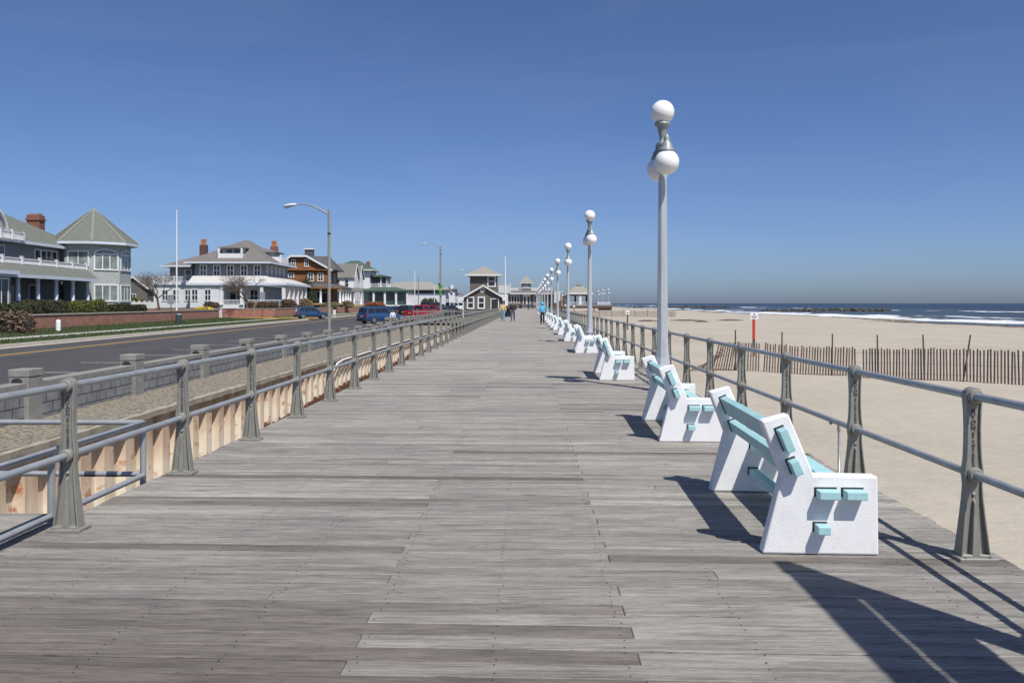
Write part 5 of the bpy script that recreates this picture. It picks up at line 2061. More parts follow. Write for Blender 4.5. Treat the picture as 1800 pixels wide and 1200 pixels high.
for i, (px, py, lb) in enumerate(((1052, 512, 'globe lamp on the pier deck, leftmost of three right of the shelter'), (1060, 510, 'globe lamp on the pier deck, middle of three right of the shelter'), (1069.5, 509, 'globe lamp at the outer right corner of the pier deck'),
                                 (998, 509, 'globe lamp on the pier deck touching the left edge of the shelter roof'), (988, 513, 'globe lamp at the boardwalk end of the pier, left of the shelter'))):
    d = 238 if i != 1 else 241
    x, y = at(px, d)
    o = copy_tree(l0)
    o['label'] = lb
    o['group'] = 'globe lamps on the pier deck'
    o.location = (x, y, zat(py, d) - 5.08)
    o.rotation_euler = (0, 0, PI / 2 if i == 1 else 0.1)

x, y = at(983, 232)
ex = thing('excavator', 'small rusty excavator with raised orange boom parked by the pier', 'excavator', (x, y, -0.9))
MB().box(-1.6, 0.6, -1, 1, 1.0, 2.6).box(-0.2, 0.6, -0.9, 0.1, 2.6, 3.2).build('cab', 'rust_brown', ex, 0.05)
for y_ in (-1.0, 0.6):
    MB().prism([(-1.8, 0.4), (-1.4, 0.05), (1.0, 0.05), (1.4, 0.4), (1.0, 0.9), (-1.4, 0.9)], y_, y_ + 0.5, 'y').build('track', 'rubber', ex)
MB().tube([(0.3, 0, 2.2), (0.5, 0, 4.2), (0.35, 0, 4.9)], [0.25, 0.22, 0.15], 6).build('boom', 'rust_orange', ex)


# ------------------------------------------------------------------ brick garden walls, hedges, poles, street things
def garden_wall(label, ya, yb, z0, z1, ret=None, near=None):
    root = thing('brick_wall', label, 'wall', group='brick garden walls along the street')
    mb = MB()
    n = 10

    def ribbon(m, wa, wb, za, zb):
        vs = []
        for i in range(n + 1):
            y_ = ya + (yb - ya) * i / n
            x_ = wallx(y_)
            vs += [(x_ + wa, y_, za), (x_ + wb, y_, za), (x_ + wb, y_, zb), (x_ + wa, y_, zb)]
        fs = [(3, 2, 1, 0), (n * 4, n * 4 + 1, n * 4 + 2, n * 4 + 3)]
        for i in range(n):
            for j in range(4):
                a, b = i * 4 + j, i * 4 + (j + 1) % 4
                fs.append((a, b, b + 4, a + 4))
        m.add(vs, fs)
    ribbon(mb, -0.3, 0.0, z0 - 0.3, z1)
    if ret:
        x_ = wallx(yb)
        mb.box(x_ - ret, x_ - 0.302, yb - 0.3, yb, z0 - 0.3, z1)
    if near:
        x_ = wallx(ya)
        mb.box(x_ - near, x_ - 0.302, ya, ya + 0.3, z0 - 0.3, z1)
    mb.build('brickwork', 'red_brick', root)
    mb = MB()
    if near:
        mb.box(x_ - near, x_ - 0.362, ya - 0.05, ya + 0.35, z1 + 0.002, z1 + 0.09)
    ribbon(mb, -0.36, 0.05, z1 + 0.002, z1 + 0.09)
    mb.build('coping', 'kerb_concrete', root)
    return root


garden_wall('long red brick garden wall in front of the turret house', 20, 97.3, -0.2, 0.78, 5)
garden_wall('red brick garden wall behind the blue hatchback, before the porch house', 112.6, 172, -0.2, 0.82, near=50)


def hedge(name, label, p0, p1, w_, z0, h, seed, m='hedge_leaf', round_=0.15, n=4200, size=0.085, group='clipped hedges before the turret house', cat='hedge'):
    rg = random.Random(seed)
    root = thing(name, label, cat, (0, 0, 0), 0, group)
    dx, dy = p1[0] - p0[0], p1[1] - p0[1]
    d = math.hypot(dx, dy)
    a = math.atan2(dy, dx)
    mb = MB()
    mb.frame((p0[0], p0[1], z0), a)
    # lumpy core
    nu, nv = max(6, int(d / 0.5)), 10

    def surf(u, v):
        t = PI * v
        ex = 0.55
        cx = -math.copysign(abs(math.cos(t)) ** ex, math.cos(t))
        sz = abs(math.sin(t)) ** ex
        e = min(1, 6 * u * d / max(d, 1), 6 * (1 - u) * d / max(d, 1)) ** 0.4
        lump = 1 + 0.08 * math.sin(u * d * 2.1 + seed) + 0.06 * math.sin(u * d * 4.7 + 2 * v + seed)
        return (u * d, cx * w_ / 2 * (0.6 + 0.4 * e) * lump, sz * h * (1 - round_ + round_ * e) * lump)
    vs = [surf(i / nu, j / nv) for i in range(nu + 1) for j in range(nv + 1)]
    vs = [(x_, y_ * 0.93, z_ * 0.95) for x_, y_, z_ in vs]
    fs = []
    for i in range(nu):
        for j in range(nv):
            k = i * (nv + 1) + j
            fs.append((k, k + 1, k + nv + 2, k + nv + 1))
    fs.append(tuple(range(nv, -1, -1)))
    fs.append(tuple(nu * (nv + 1) + j for j in range(nv + 1)))
    mb.add(vs, fs, True)
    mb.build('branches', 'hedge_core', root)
    mb = MB()
    mb.frame((p0[0], p0[1], z0), a)
    for _ in range(n):
        u, v = rg.random(), rg.random()
        x_, y_, z_ = surf(u, v)
        k = rg.uniform(0.9, 1.06)
        mb.leaf((x_ + rg.gauss(0, .04), y_ * k, z_ * k), size, rg)
    for _ in range(n // 8):
        for u in (0.0, 1.0):
            v = rg.random()
            x_, y_, z_ = surf(u, v)
            mb.leaf((x_ + rg.uniform(-.05, .05), y_ * rg.random(), z_ * rg.random()), size, rg)
    mb.build('foliage', m, root)
    return root


def P(px, d):
    return at(px, d)


hedge('hedge', 'long flat dark hedge at the left edge below the porch', P(-60, 56), P(58, 62), 2.0, 0.66, 0.82, 1)
hedge('hedge', 'tall dark hedge along the porch of the turret house', P(30, 63.5), P(118, 72), 1.8, 0.66, 1.12, 2)
hedge('hedge', 'mounded bright topped bush below the porch end, left of two', P(110, 70.5), P(150, 73), 2.2, 0.66, 1.05, 3, 'bright_leaf', 0.5, 2400)
hedge('hedge', 'mounded bright topped bush below the turret, right of two', P(136, 75.5), P(186, 77), 2.2, 0.66, 1.15, 4, 'bright_leaf', 0.5, 2600)
hedge('hedge', 'low dark box hedge in front of the turret base', P(188, 78), P(250, 82), 1.6, 0.66, 0.78, 5)
hedge('hedge', 'dark clipped hedge between the turret house and the porch house', P(218, 128), P(254, 130), 1.6, 0.85, 1.5, 6, 'bright_leaf', 0.5, 900, 0.16)
SG = 'shrubs before the porch house'
for i, (px, d, w_, h_, m_, lb) in enumerate(((372, 122, 2.0, 1.0, 'brown_shrub_leaf', 'bare brown shrub by the lower windows of the porch house'), (440, 122, 1.4, 1.0, 'brown_shrub_leaf', 'rounded brown shrub below the porch, left of three'),
                                             (461, 122, 1.6, 1.0, 'brown_shrub_leaf', 'rounded brown shrub below the porch, middle of three'), (480, 122, 1.6, 0.95, 'brown_shrub_leaf', 'rounded brown shrub below the porch, right of three'),
                                             (508, 125, 2.3, 1.3, 'brown_shrub_leaf', 'largest brown shrub at the seaward corner of the porch'), (537, 138, 2.2, 1.5, 'tan_shrub_leaf', 'tan brown shrub beside the dark evergreen'),
                                             (580, 150, 3.0, 0.9, 'tan_shrub_leaf', 'low tan shrub bed before the brown house'), (606, 160, 3.4, 1.2, 'tan_shrub_leaf', 'tan grassy shrub right of the street light pole'),
                                             (659, 190, 4.5, 1.0, 'red_flower', 'red flowering shrub before the green porch'), (358, 101, 1.7, 0.26, 'yellow_flower', 'yellow flowering bush on top of the brick wall end'),
                                             (22, 50, 2.2, 1.25, 'brown_shrub_leaf', 'brown bare shrub growing against the near end of the brick wall'), (755, 240, 5.0, 2.2, 'bright_leaf', 'round olive shrub behind the parked red pickup'))):
    x, y = at(px, d)
    z0 = 0.8 if px != 22 else -0.25
    hedge('shrub', lb, (x - w_ / 2, y), (x + w_ / 2, y), w_ * 0.9, z0, h_, 40 + i, m_, 0.7, 700, 0.13, SG, 'shrub')


def bare_tree(label, x, y, z, height, spread, seed, group, depth=6, lean=(0, 0)):
    rg = random.Random(seed)
    root = thing('bare_tree', label, 'tree', (x, y, z), 0, group)
    tk, cr = MB(), MB()

    def grow(p, dr, ln, r, lv):
        m_ = tk if lv < 3 else cr
        q = p + dr * ln * 0.5 + Vector((rg.gauss(0, .05), rg.gauss(0, .05), rg.gauss(0, .03))) * ln
        e = q + (dr + Vector((rg.gauss(0, .12), rg.gauss(0, .12), rg.gauss(0, .08)))).normalized() * ln * 0.5
        m_.tube([p, q, e], [r, r * 0.85, r * 0.68], 6 if lv < 2 else (4 if lv < 4 else 3), True, False)
        if lv >= depth:
            return
        k = 3 if lv in (0, 2, 4) else rg.choice((2, 3))
        if lv == 0:
            k = 4
        for i in range(k):
            a = 2 * PI * (i + rg.random() * 0.8) / k
            tilt = rg.uniform(0.45, 0.95)
            side = Vector((math.cos(a) * spread, math.sin(a) * spread, 0))
            nd = (dr * (1 - tilt * 0.45) + side * tilt + Vector((0, 0, 0.12))).normalized()
            grow(e if i < 2 else q + (e - q) * rg.random(), nd, ln * rg.uniform(0.66, 0.86), r * 0.62, lv + 1)
    grow(Vector((0, 0, -0.1)), Vector((lean[0], lean[1], 1)).normalized(), height * 0.25, height * 0.024, 0)
    tk.build('trunk', 'bark', root)
    cr.build('crown', 'twig', root)
    return root


x, y = at(280, 108)
bare_tree('bare leaning tree behind the white flagpole', x, y, 0.8, 6.6, 1.1, 3, 'bare street trees', 7, (-0.25, 0))
x, y = at(437, 114)
bare_tree('bare spreading tree in front of the porch house windows', x, y, 0.2, 7.6, 1.15, 9, 'bare street trees', 7, (-0.22, 0))
for i, (px, d, h_) in enumerate(((268, 172, 9), (292, 178, 8), (246, 186, 8.5))):
    x, y = at(px, d)
    bare_tree(['bare brown tree behind the porch house roof, middle of three far ones', 'bare brown tree nearest the left wing of the porch house', 'bare brown tree far left, just right of the turret'][i], x, y, 0.8, h_, 0.8, 60 + i, 'bare trees behind the houses', 6)


def evergreen(label, x, y, z, h, r, seed, n=3000):
    rg = random.Random(seed)
    root = thing('evergreen_tree', label, 'tree', (x, y, z))
    MB().tube([(0, 0, -0.1), (0.05, 0, h * 0.85)], [0.16, 0.03], 7).build('trunk', 'bark', root)
    mb = MB()
    for _ in range(26):
        a = rg.random() * 6.28
        cz = rg.uniform(0.12, 0.95) * h
        cr_ = r * (1 - (cz / h) * 0.62) * rg.uniform(0.3, 0.9)
        c = (cr_ * math.cos(a), cr_ * math.sin(a), cz)
        s = rg.uniform(0.28, 0.5) * r
        for _ in range(n // 26):
            mb.leaf((c[0] + rg.gauss(0, s * .55), c[1] + rg.gauss(0, s * .55), c[2] + rg.gauss(0, s * .7)), 0.13, rg)
    mb.build('crown', 'evergreen_leaf', root)
    return root


x, y = at(540, 146)
evergreen('dark evergreen tree between the porch house and the brown house', x, y, 0.9, 5.6, 1.7, 5)

# flagpole in front of the porch house, other masts
x, y = at(310.5, 96)
fp = thing('flagpole', 'tall white flagpole standing behind the brick wall, left of the porch house', 'flagpole', (x, y, 0.6))
MB().tube([(0, 0, -0.2), (0, 0, zat(372, 96) - 0.6)], [0.11, 0.06], 10).build('pole', 'pole_white', fp)
MB().ball((0, 0, zat(371, 96) - 0.6), 0.1, 10, 8).build('finial', 'pole_white', fp)
for px, py, d, m_, r_, lb in ((729, 476, 185, 'pole_white', 0.11, 'thin white mast left of the bannered light pole'), (735.5, 486, 190, 'street_steel', 0.12, 'grey utility mast just right of the thin white mast'), (763.5, 503, 190, 'pole_white', 0.10, 'short white mast beside the bannered light pole')):
    x, y = at(px, d)
    t = thing('mast', lb, 'mast', (x, y, 0))
    MB().tube([(0, 0, -0.4), (0, 0, zat(py, d))], [r_, r_ * 0.7], 8).build('pole', m_, t)
    MB().lathe([(r_ * 2, -0.4), (r_ * 2, -0.2), (r_, -0.1)], n=8).build('base', 'street_steel', t)


def street_light(label, px, py_top, d, arm, group='street lights along the road', by_wall=True, r=0.09):
    x, y = at(px, d)
    zt = zat(py_top, d)
    t = thing('street_light', label, 'street light', (x, y, ROAD_Z), 0, group)
    zt -= ROAD_Z
    MB().tube([(0, 0, 0), (0, 0, 0.4), (0, 0, zt)], [r * 1.25, r, r * 0.72], 12).build('pole', 'street_steel', t)
    MB().lathe([(r * 1.9, 0), (r * 1.9, 0.2), (r * 1.4, 0.35), (r, 0.36)], n=12).build('base', 'street_steel', t)
    pts = []
    for i in range(11):
        f = i / 10
        pts.append((-arm * 0.80 * f, 0, zt - 0.25 + 0.62 * math.sin(f * PI * 0.56) * arm / 2.1 - 0.12 * f * f))
    MB().tube(pts, [0.045 - 0.02 * i / 10 for i in range(11)], 8).build('arm', 'street_steel', t)
    ex_, ez_ = pts[-1][0], pts[-1][2]
    mb = MB()
    hl = arm * 0.28
    mb.frame((ex_ - hl * 0.42, 0, ez_ - 0.02), 0, 0, -0.14)
    mb.ball((0, 0, 0), 1, 14, 10, (hl * 0.62, 0.15, 0.085))
    hd = mb.build('lamp_head', 'lamp_head', t)
    mb = MB()
    mb.frame((ex_ - hl * 0.62, 0, ez_ - 0.07), 0, 0, -0.14)
    mb.ball((0, 0, 0), 1, 12, 8, (hl * 0.3, 0.12, 0.11))
    mb.build('lens', 'head_clear', hd)
    MB().lathe([(r * 1.0, zt - 1.22), (r * 1.0, zt - 1.14)], n=12).build('band', 'black_plastic', t)
    return t, zt


street_light('nearest grey street light with curved arm, left of the boardwalk', 578.5, 369, 41, 2.15)
t, zt = street_light('grey street light hung with green banners, behind the parked cars', 774.5, 433, 124, 2.75, r=0.17)
street_light('far street light whose head shows left of the hut tower', 838, 480, 172, 3.6, r=0.14)
# banner with the green seahorse shapes
mb = MB()
mb.frame((0, -0.2, 0))
dz = ROAD_Z


def Z(py):
    return zat(py, 124) - ROAD_Z


mb.prism([(-0.28, Z(502)), (0.3, Z(502)), (0.34, Z(505)), (0.05, Z(506.5)), (0.3, Z(509.5)), (0.28, Z(514)), (-0.05, Z(516)), (-0.3, Z(512)), (-0.1, Z(508.5)), (-0.34, Z(505.5))][::-1], -0.02, 0.02, 'y')
for i in range(12):
    a, b = 2 * PI * i / 12, 2 * PI * (i + 1) / 12
    mb.prism([(0, Z(518)), (0.24 * math.cos(a), Z(518) + 0.26 * math.sin(a)), (0.24 * math.cos(b), Z(518) + 0.26 * math.sin(b))], -0.02, 0.02, 'y')
bn = mb.build('banner', 'banner_green', t)
mb = MB()
mb.ball((0.02, -0.23, Z(518)), 0.1, 8, 6)
mb.ball((0.0, -0.23, Z(509.5)), 0.13, 8, 6, (1, 0.3, 1.2))
mb.build('banner_motif', 'banner_yellow', bn)
MB().box(-0.35, 0.0, -0.15, 0.2, Z(501.5), Z(498)).build('junction_box', 'black_plastic', t)

# small street things
x, y = at(102.5, 54)
t = thing('bollard', 'short white round topped bollard on the grass before the brick wall', 'bollard', (x, y, -0.24))
MB().lathe([(0.15, -0.1), (0.145, 0.66), (0.13, 0.72), (0.07, 0.76), (0.0, 0.77)], n=16).build('post', 'sign_white', t)
MB().lathe([(0.155, 0.0), (0.155, 0.04), (0.145, 0.05)], n=16).build('collar', 'sign_back', t)
x, y = at(3, 56)
t = thing('planter_post', 'white curved yard post at the left edge before the brown shrub', 'post', (x, y, -0.24))
MB().tube([(-0.1, 0, 0), (-0.05, 0, 0.45), (0.1, 0, 0.55), (0.13, 0, 0.1)], 0.05, 8).build('post', 'sign_white', t)
MB().box(-0.25, 0.05, -0.05, 0.05, 0.0, 0.4).build('panel', 'sign_white', t)


def road_sign(label, px, d, ztop, z0, bw_, bh_, tilt, m_='sign_back'):
    x, y = at(px, d)
    t = thing('road_sign', label, 'sign', (x, y, z0), 0, 'roadside signs seen from behind')
    t.rotation_euler = (0, tilt, 0.3)
    MB().box(-0.035, 0.035, -0.035, 0.035, -0.2, ztop - z0).build('post', 'dark_wood', t)
    MB().box(-bw_ / 2, bw_ / 2, -0.06, -0.04, ztop - z0 - bh_, ztop - z0).build('plate', m_, t, 0.003)
    return t


road_sign('leaning grey road sign on a brown post beside the white flagpole', 303, 66, zat(518, 66), -0.32, 0.5, 0.75, -0.06)
road_sign('small grey road sign on a brown post before the porch of the porch house', 461, 96, zat(513, 96), -0.32, 0.6, 0.9, 0.0)
x, y = at(447, 108)
t = thing('marker_post', 'thin pale marker post beside the bare spreading tree', 'post', (x, y, -0.3))
MB().box(-0.06, 0.06, -0.06, 0.06, 0, 1.7).build('post', 'pale_picket', t)
MB().box(-0.08, 0.08, -0.08, 0.08, 1.7, 1.76).build('cap', 'pale_picket', t)
x, y = at(588, 108)
t = thing('yard_sign', 'small white yard board right of the nearest street light pole', 'sign', (x, y, -0.2))
MB().box(-0.17, 0.17, -0.03, 0.03, 0.3, 0.95).build('board', 'sign_white', t)
MB().box(-0.15, -0.1, -0.02, 0.02, -0.1, 0.3).box(0.1, 0.15, -0.02, 0.02, -0.1, 0.3).build('stake', 'sign_white', t)
x, y = at(313, 75)
t = thing('litter_bin', 'leaning dark green ribbed litter bin on the grass by the brick wall', 'bin', (x, y, -0.24))
t.rotation_euler = (0, 0.1, 0)
mb = MB()
pf = []
for i in range(9):
    z_ = 0.05 + i * 0.085
    pf += [(0.20 + 0.008 * i, z_), (0.235 + 0.008 * i, z_ + 0.02), (0.235 + 0.008 * i, z_ + 0.055), (0.20 + 0.008 * i, z_ + 0.08)]
mb.lathe(pf, n=16)
mb.build('body', 'green_plastic', t)
MB().lathe([(0.28, 0.82), (0.28, 0.86), (0.2, 0.9)], n=16).build('lid', 'sign_back', t)
x, y = at(382, 98.5)
t = thing('gate_panel', 'white picket gate panel at the far end of the long brick wall', 'gate', (x, y, -0.2))
mb = MB()
for k in range(7):
    mb.box(-0.42 + 0.14 * k - 0.04, -0.42 + 0.14 * k + 0.04, -0.02, 0.02, 0.05, 0.95 + 0.12 * abs(k - 3) / 3)
mb.box(-0.48, 0.48, 0.021, 0.05, 0.2, 0.3).box(-0.48, 0.48, 0.021, 0.05, 0.7, 0.8)
mb.build('pickets', 'white_trim', t)
MB().box(-0.55, -0.45, -0.05, 0.05, -0.1, 1.1).box(0.45, 0.55, -0.05, 0.05, -0.1, 1.1).build('gate_post', 'white_trim', t)
# white picket fence between the houses
x, y = at(217, 118)
x2, y2 = at(272, 120)
t = thing('picket_fence', 'white scalloped picket fence between the turret house and the porch house', 'fence', (0, 0, 0.8))
mb = MB()
n_ = 44
for k in range(n_):
    f = k / (n_ - 1)
    cx, cy = x + (x2 - x) * f, y + (y2 - y) * f
    mb.box(cx - 0.035, cx + 0.035, cy - 0.015, cy + 0.015, 0, 0.95 + 0.25 * math.cos(f * 6 * PI) ** 2)
mb.build('pickets', 'white_trim', t)
MB().tube([(x, y + 0.05, 0.3), (x2, y2 + 0.05, 0.3)], 0.04, 4).tube([(x, y + 0.05, 0.8), (x2, y2 + 0.05, 0.8)], 0.04, 4).build('rail', 'white_trim', t)

# bins on the boardwalk
for px, d, lb in ((893, 97, 'dark blue domed litter bin on the boardwalk behind the two walking men'), (915, 255, 'distant dark litter bin on the boardwalk before the pavilion')):
    x, y = at(px, d)
    t = thing('litter_bin', lb, 'bin', (x, y, 0), 0, 'litter bins on the boardwalk')
    MB().lathe([(0.36, 0.0), (0.38, 0.05), (0.38, 0.95), (0.41, 0.96), (0.41, 1.02), (0.36, 1.03)], n=18).build('drum', 'bin_blue', t)
    MB().lathe([(0.40, 1.031), (0.38, 1.18), (0.25, 1.30), (0.02, 1.34)], n=18).build('lid', 'black_plastic', t)


# ------------------------------------------------------------------ vehicles
def lerp(a, b, t):
    return tuple(a[i] + (b[i] - a[i]) * t for i in range(3))


def quad_panel(mb, q, u0, u1, v0, v1, off):
    """q: bottom-rear, bottom-front, top-front, top-rear; a plate lying just proud of the quad"""
    def pt(u, v):
        return Vector(lerp(lerp(q[0], q[1], u), lerp(q[3], q[2], u), v))
    c = [pt(u0, v0), pt(u1, v0), pt(u1, v1), pt(u0, v1)]
    nrm = (c[1] - c[0]).cross(c[3] - c[0]).normalized()
    a = [p + nrm * off for p in c]
    b = [p - nrm * 0.02 for p in c]
    mb.add(a + b, [(0, 1, 2, 3), (0, 4, 5, 1), (1, 5, 6, 2), (2, 6, 7, 3), (3, 7, 4, 0)])


def vehicle(name, label, cat, px, d, heading, Lc, W, H, paint, kind='suv', rack=False, box=False, group='cars parked along the street'):
    x, y = at(px, d)
    root = thing(name, label, cat, (x, y, ROAD_Z), heading, group)
    hw = W / 2
    r = 0.345 if kind != 'van' else 0.34
    zb = 0.26
    belt = H * (0.60 if kind in ('suv', 'hatch') else 0.58 if kind == 'sedan' else 0.62)
    hood = belt * 0.97
    body = MB()
    # stations from rear (-) to front (+): x, z top, half width factor
    if kind == 'pickup':
        st = [(-Lc / 2, belt * .98, 0.93), (-Lc / 2 + 0.08, belt, 0.98), (-0.2, belt, 1.0), (0.9, belt, 1.0), (Lc / 2 - 0.5, hood, 0.98), (Lc / 2 - 0.1, hood * 0.92, 0.94), (Lc / 2, hood * 0.6, 0.88)]
        gh = (-0.75, 1.15, -0.6, 0.55)
    elif kind == 'van':
        st = [(-Lc / 2, belt, 0.96), (-Lc / 2 + 0.1, belt, 1.0), (0.5, belt, 1.0), (Lc / 2 - 0.9, belt * 0.98, 0.99), (Lc / 2 - 0.2, belt * 0.82, 0.95), (Lc / 2, belt * 0.55, 0.9)]
        gh = (-Lc / 2 + 0.03, Lc / 2 - 0.75, -Lc / 2 + 0.1, Lc / 2 - 1.5)
    elif kind == 'sedan':
        st = [(-Lc / 2, belt * 0.85, 0.88), (-Lc / 2 + 0.15, belt, 0.95), (-0.6, belt, 1.0), (0.7, belt, 1.0), (Lc / 2 - 0.5, hood * 0.92, 0.97), (Lc / 2 - 0.1, hood * 0.78, 0.92), (Lc / 2, hood * 0.5, 0.85)]
        gh = (-Lc / 2 + 0.35, 0.95, -Lc / 2 + 1.0, 0.15)
    else:
        st = [(-Lc / 2, belt * 0.8, 0.90), (-Lc / 2 + 0.1, belt, 0.96), (-0.6, belt, 1.0), (0.8, belt, 1.0), (Lc / 2 - 0.55, hood * 0.94, 0.97), (Lc / 2 - 0.12, hood * 0.80, 0.92), (Lc / 2, hood * 0.52, 0.85)]
        gh = (-Lc / 2 + 0.06, 1.05, -Lc / 2 + (0.32 if kind == 'suv' else 0.5), 0.3)
    vs = []
    for sx, zt_, wf in st:
        w_ = hw * wf
        vs += [(sx, -w_ * 0.9, zb), (sx, -w_ * 0.985, zb + 0.16), (sx, -w_, (zb + zt_) * 0.55), (sx, -w_ * 0.965, zt_ - 0.05), (sx, -w_ * 0.88, zt_),
               (sx, w_ * 0.88, zt_), (sx, w_ * 0.965, zt_ - 0.05), (sx, w_, (zb + zt_) * 0.55), (sx, w_ * 0.985, zb + 0.16), (sx, w_ * 0.9, zb)]
    k = 10
    fs = []
    for i in range(len(st) - 1):
        for j in range(k):
            j2 = (j + 1) % k
            fs.append((i * k + j, (i + 1) * k + j, (i + 1) * k + j2, i * k + j2))
    fs.append(tuple(range(k)))
    fs.append(tuple((len(st) - 1) * k + j for j in range(k - 1, -1, -1)))
    body.add(vs, fs)
    # greenhouse
    xr0, xf0, xr1, xf1 = gh
    wb, wt = hw * 0.9, hw * 0.74 if kind != 'van' else hw * 0.84
    zt_ = H - 0.03
    zq = belt - 0.01
    BR, FR = (xr0, -wb, zq), (xf0, -wb, zq)
    q_r = [BR, FR, (xf1, -wt, zt_), (xr1, -wt, zt_)]                     # right side (facing -y)
    q_l = [(xf0, wb, zq), (xr0, wb, zq), (xr1, wt, zt_), (xf1, wt, zt_)]
    q_f = [(xf0, -wb, zq), (xf0, wb, zq), (xf1, wt, zt_), (xf1, -wt, zt_)]
    q_b = [(xr0, wb, zq), (xr0, -wb, zq), (xr1, -wt, zt_), (xr1, wt, zt_)]
    mid = (xf1 + xr1) / 2
    roof = [(xr1, -wt, zt_), (xf1, -wt, zt_), (xf1, wt, zt_), (xr1, wt, zt_), (xr1 + 0.15, -wt * .8, H + 0.015), (xf1 - 0.15, -wt * .8, H + 0.015), (xf1 - 0.15, wt * .8, H + 0.015), (xr1 + 0.15, wt * .8, H + 0.015)]
    for q in (q_r, q_l, q_f, q_b):
        body.poly(q)
    body.add(roof, [(4, 5, 6, 7), (0, 1, 5, 4), (1, 2, 6, 5), (2, 3, 7, 6), (3, 0, 4, 7)])
    bo = body.build('body', paint, root, 0.035)
    if kind == 'pickup':
        MB().box(-Lc / 2 + 0.14, -0.85, -hw * 0.82, hw * 0.82, belt - 0.02, belt + 0.012).build('bed', 'black_plastic', root)
    splits = {'suv': ((0.05, 0.30), (0.33, 0.60), (0.63, 0.93)), 'hatch': ((0.10, 0.28), (0.31, 0.60), (0.63, 0.92)), 'sedan': ((0.14, 0.48), (0.51, 0.86)), 'pickup': ((0.08, 0.46), (0.5, 0.9)), 'van': ((0.04, 0.26), (0.3, 0.55), (0.6, 0.92))}[kind]
    for q, fl in ((q_r, False), (q_l, True)):
        mb = MB()
        for a, b in splits:
            if fl:
                a, b = 1 - b, 1 - a
            quad_panel(mb, q, a, b, 0.10, 0.86, 0.006)
        mb.build('side_windows', 'car_glass', root)
    mb = MB()
    quad_panel(mb, q_f, 0.07, 0.93, 0.08, 0.92, 0.006)
    mb.build('windscreen', 'car_glass', root)
    mb = MB()
    quad_panel(mb, q_b, 0.08, 0.92, 0.12, 0.88, 0.006)
    mb.build('rear_window', 'car_glass', root)
    # wheels
    for sx in (-Lc * 0.295, Lc * 0.305):
        for s in (-1, 1):
            mb = MB()
            mb.frame((sx, s * (hw - 0.10), r), 0, PI / 2)
            mb.lathe([(r * 0.6, -0.11), (r * 0.93, -0.11), (r, -0.07), (r, 0.07), (r * 0.93, 0.11), (r * 0.6, 0.11)], n=22)
            wh = mb.build('wheel', 'rubber', root)
            mb = MB()
            mb.frame((sx, s * (hw - 0.10), r), 0, PI / 2)
            for kk in range(5):
                a = 2 * PI * kk / 5
                ca, sa = math.cos(a), math.sin(a)
                mb.add([(0.03 * ca - 0.055 * sa, 0.03 * sa + 0.055 * ca, zz) for zz in (-0.118, 0.118)] + [(0.03 * ca + 0.055 * sa, 0.03 * sa - 0.055 * ca, zz) for zz in (-0.118, 0.118)] +
                       [(r * .62 * ca + 0.03 * sa, r * .62 * sa - 0.03 * ca, zz) for zz in (-0.115, 0.115)] + [(r * .62 * ca - 0.03 * sa, r * .62 * sa + 0.03 * ca, zz) for zz in (-0.115, 0.115)],
                       [(0, 2, 4, 6), (1, 7, 5, 3), (0, 6, 7, 1), (2, 3, 5, 4)])
            for zz in (-0.113, 0.113):
                for i in range(22):
                    a, b = 2 * PI * i / 22, 2 * PI * (i + 1) / 22
                    mb.prism([(rr * math.cos(t_), rr * math.sin(t_)) for rr, t_ in ((r * .58, a), (r * .68, a), (r * .68, b), (r * .58, b))], zz - 0.004, zz + 0.004, 'z')
            mb.build('rim', 'alloy', wh)
            mb = MB()
            pts = [(sx + (r + 0.07) * math.cos(a), r + (r + 0.07) * math.sin(a)) for a in [PI * i / 12 - 0.25 for i in range(13)] + [PI + 0.25]]
            pts = [(a, max(b, zb + 0.01)) for a, b in pts]
            y0_, y1_ = (-hw - 0.008, -hw + 0.06) if s < 0 else (hw - 0.06, hw + 0.008)
            mb.prism(pts, y0_, y1_, 'y')
            mb.build('wheel_arch', 'black_plastic', root)
    # lights, bumper, plate, mirrors
    zl = belt * 0.86
    for s in (-1, 1):
        if kind == 'pickup':
            MB().box(-Lc / 2 - 0.012, -Lc / 2 + 0.2, s * hw * 0.83 - 0.09, s * hw * 0.83 + 0.09, zl - 0.22, zl + 0.05).build('tail_light', 'tail_red', root)
        else:
            MB().box(-Lc / 2 - 0.012, -Lc / 2 + 0.30, s * hw * 0.78 - 0.17, s * hw * 0.78 + 0.165, zl - 0.10, zl + 0.06).build('tail_light', 'tail_red', root, 0.02)
        MB().box(Lc / 2 - 0.35, Lc / 2 - 0.03, s * hw * 0.72 - 0.16, s * hw * 0.72 + 0.17, hood * 0.66, hood * 0.76).build('headlight', 'head_clear', root, 0.02)
        MB().box(xf0 - 0.42, xf0 - 0.28, s * hw + (-0.17 if s < 0 else 0.0), s * hw + (0.0 if s < 0 else 0.17), belt + 0.02, belt + 0.17).build('mirror', 'black_plastic' if kind != 'hatch' else paint, root, 0.02)
    MB().box(-Lc / 2 - 0.035, -Lc / 2 + 0.2, -hw * 0.9, hw * 0.9, zb - 0.02, zb + 0.24).build('bumper', 'black_plastic' if kind != 'pickup' else 'alloy', root, 0.02)
    MB().box(Lc / 2 - 0.2, Lc / 2 + 0.03, -hw * 0.82, hw * 0.82, zb - 0.02, zb + 0.2).build('bumper', 'black_plastic', root, 0.02)
    MB().box(-Lc / 2 - 0.05, -Lc / 2 - 0.0, -0.16, 0.16, belt * 0.66, belt * 0.66 + 0.11).build('number_plate', 'plate', root)
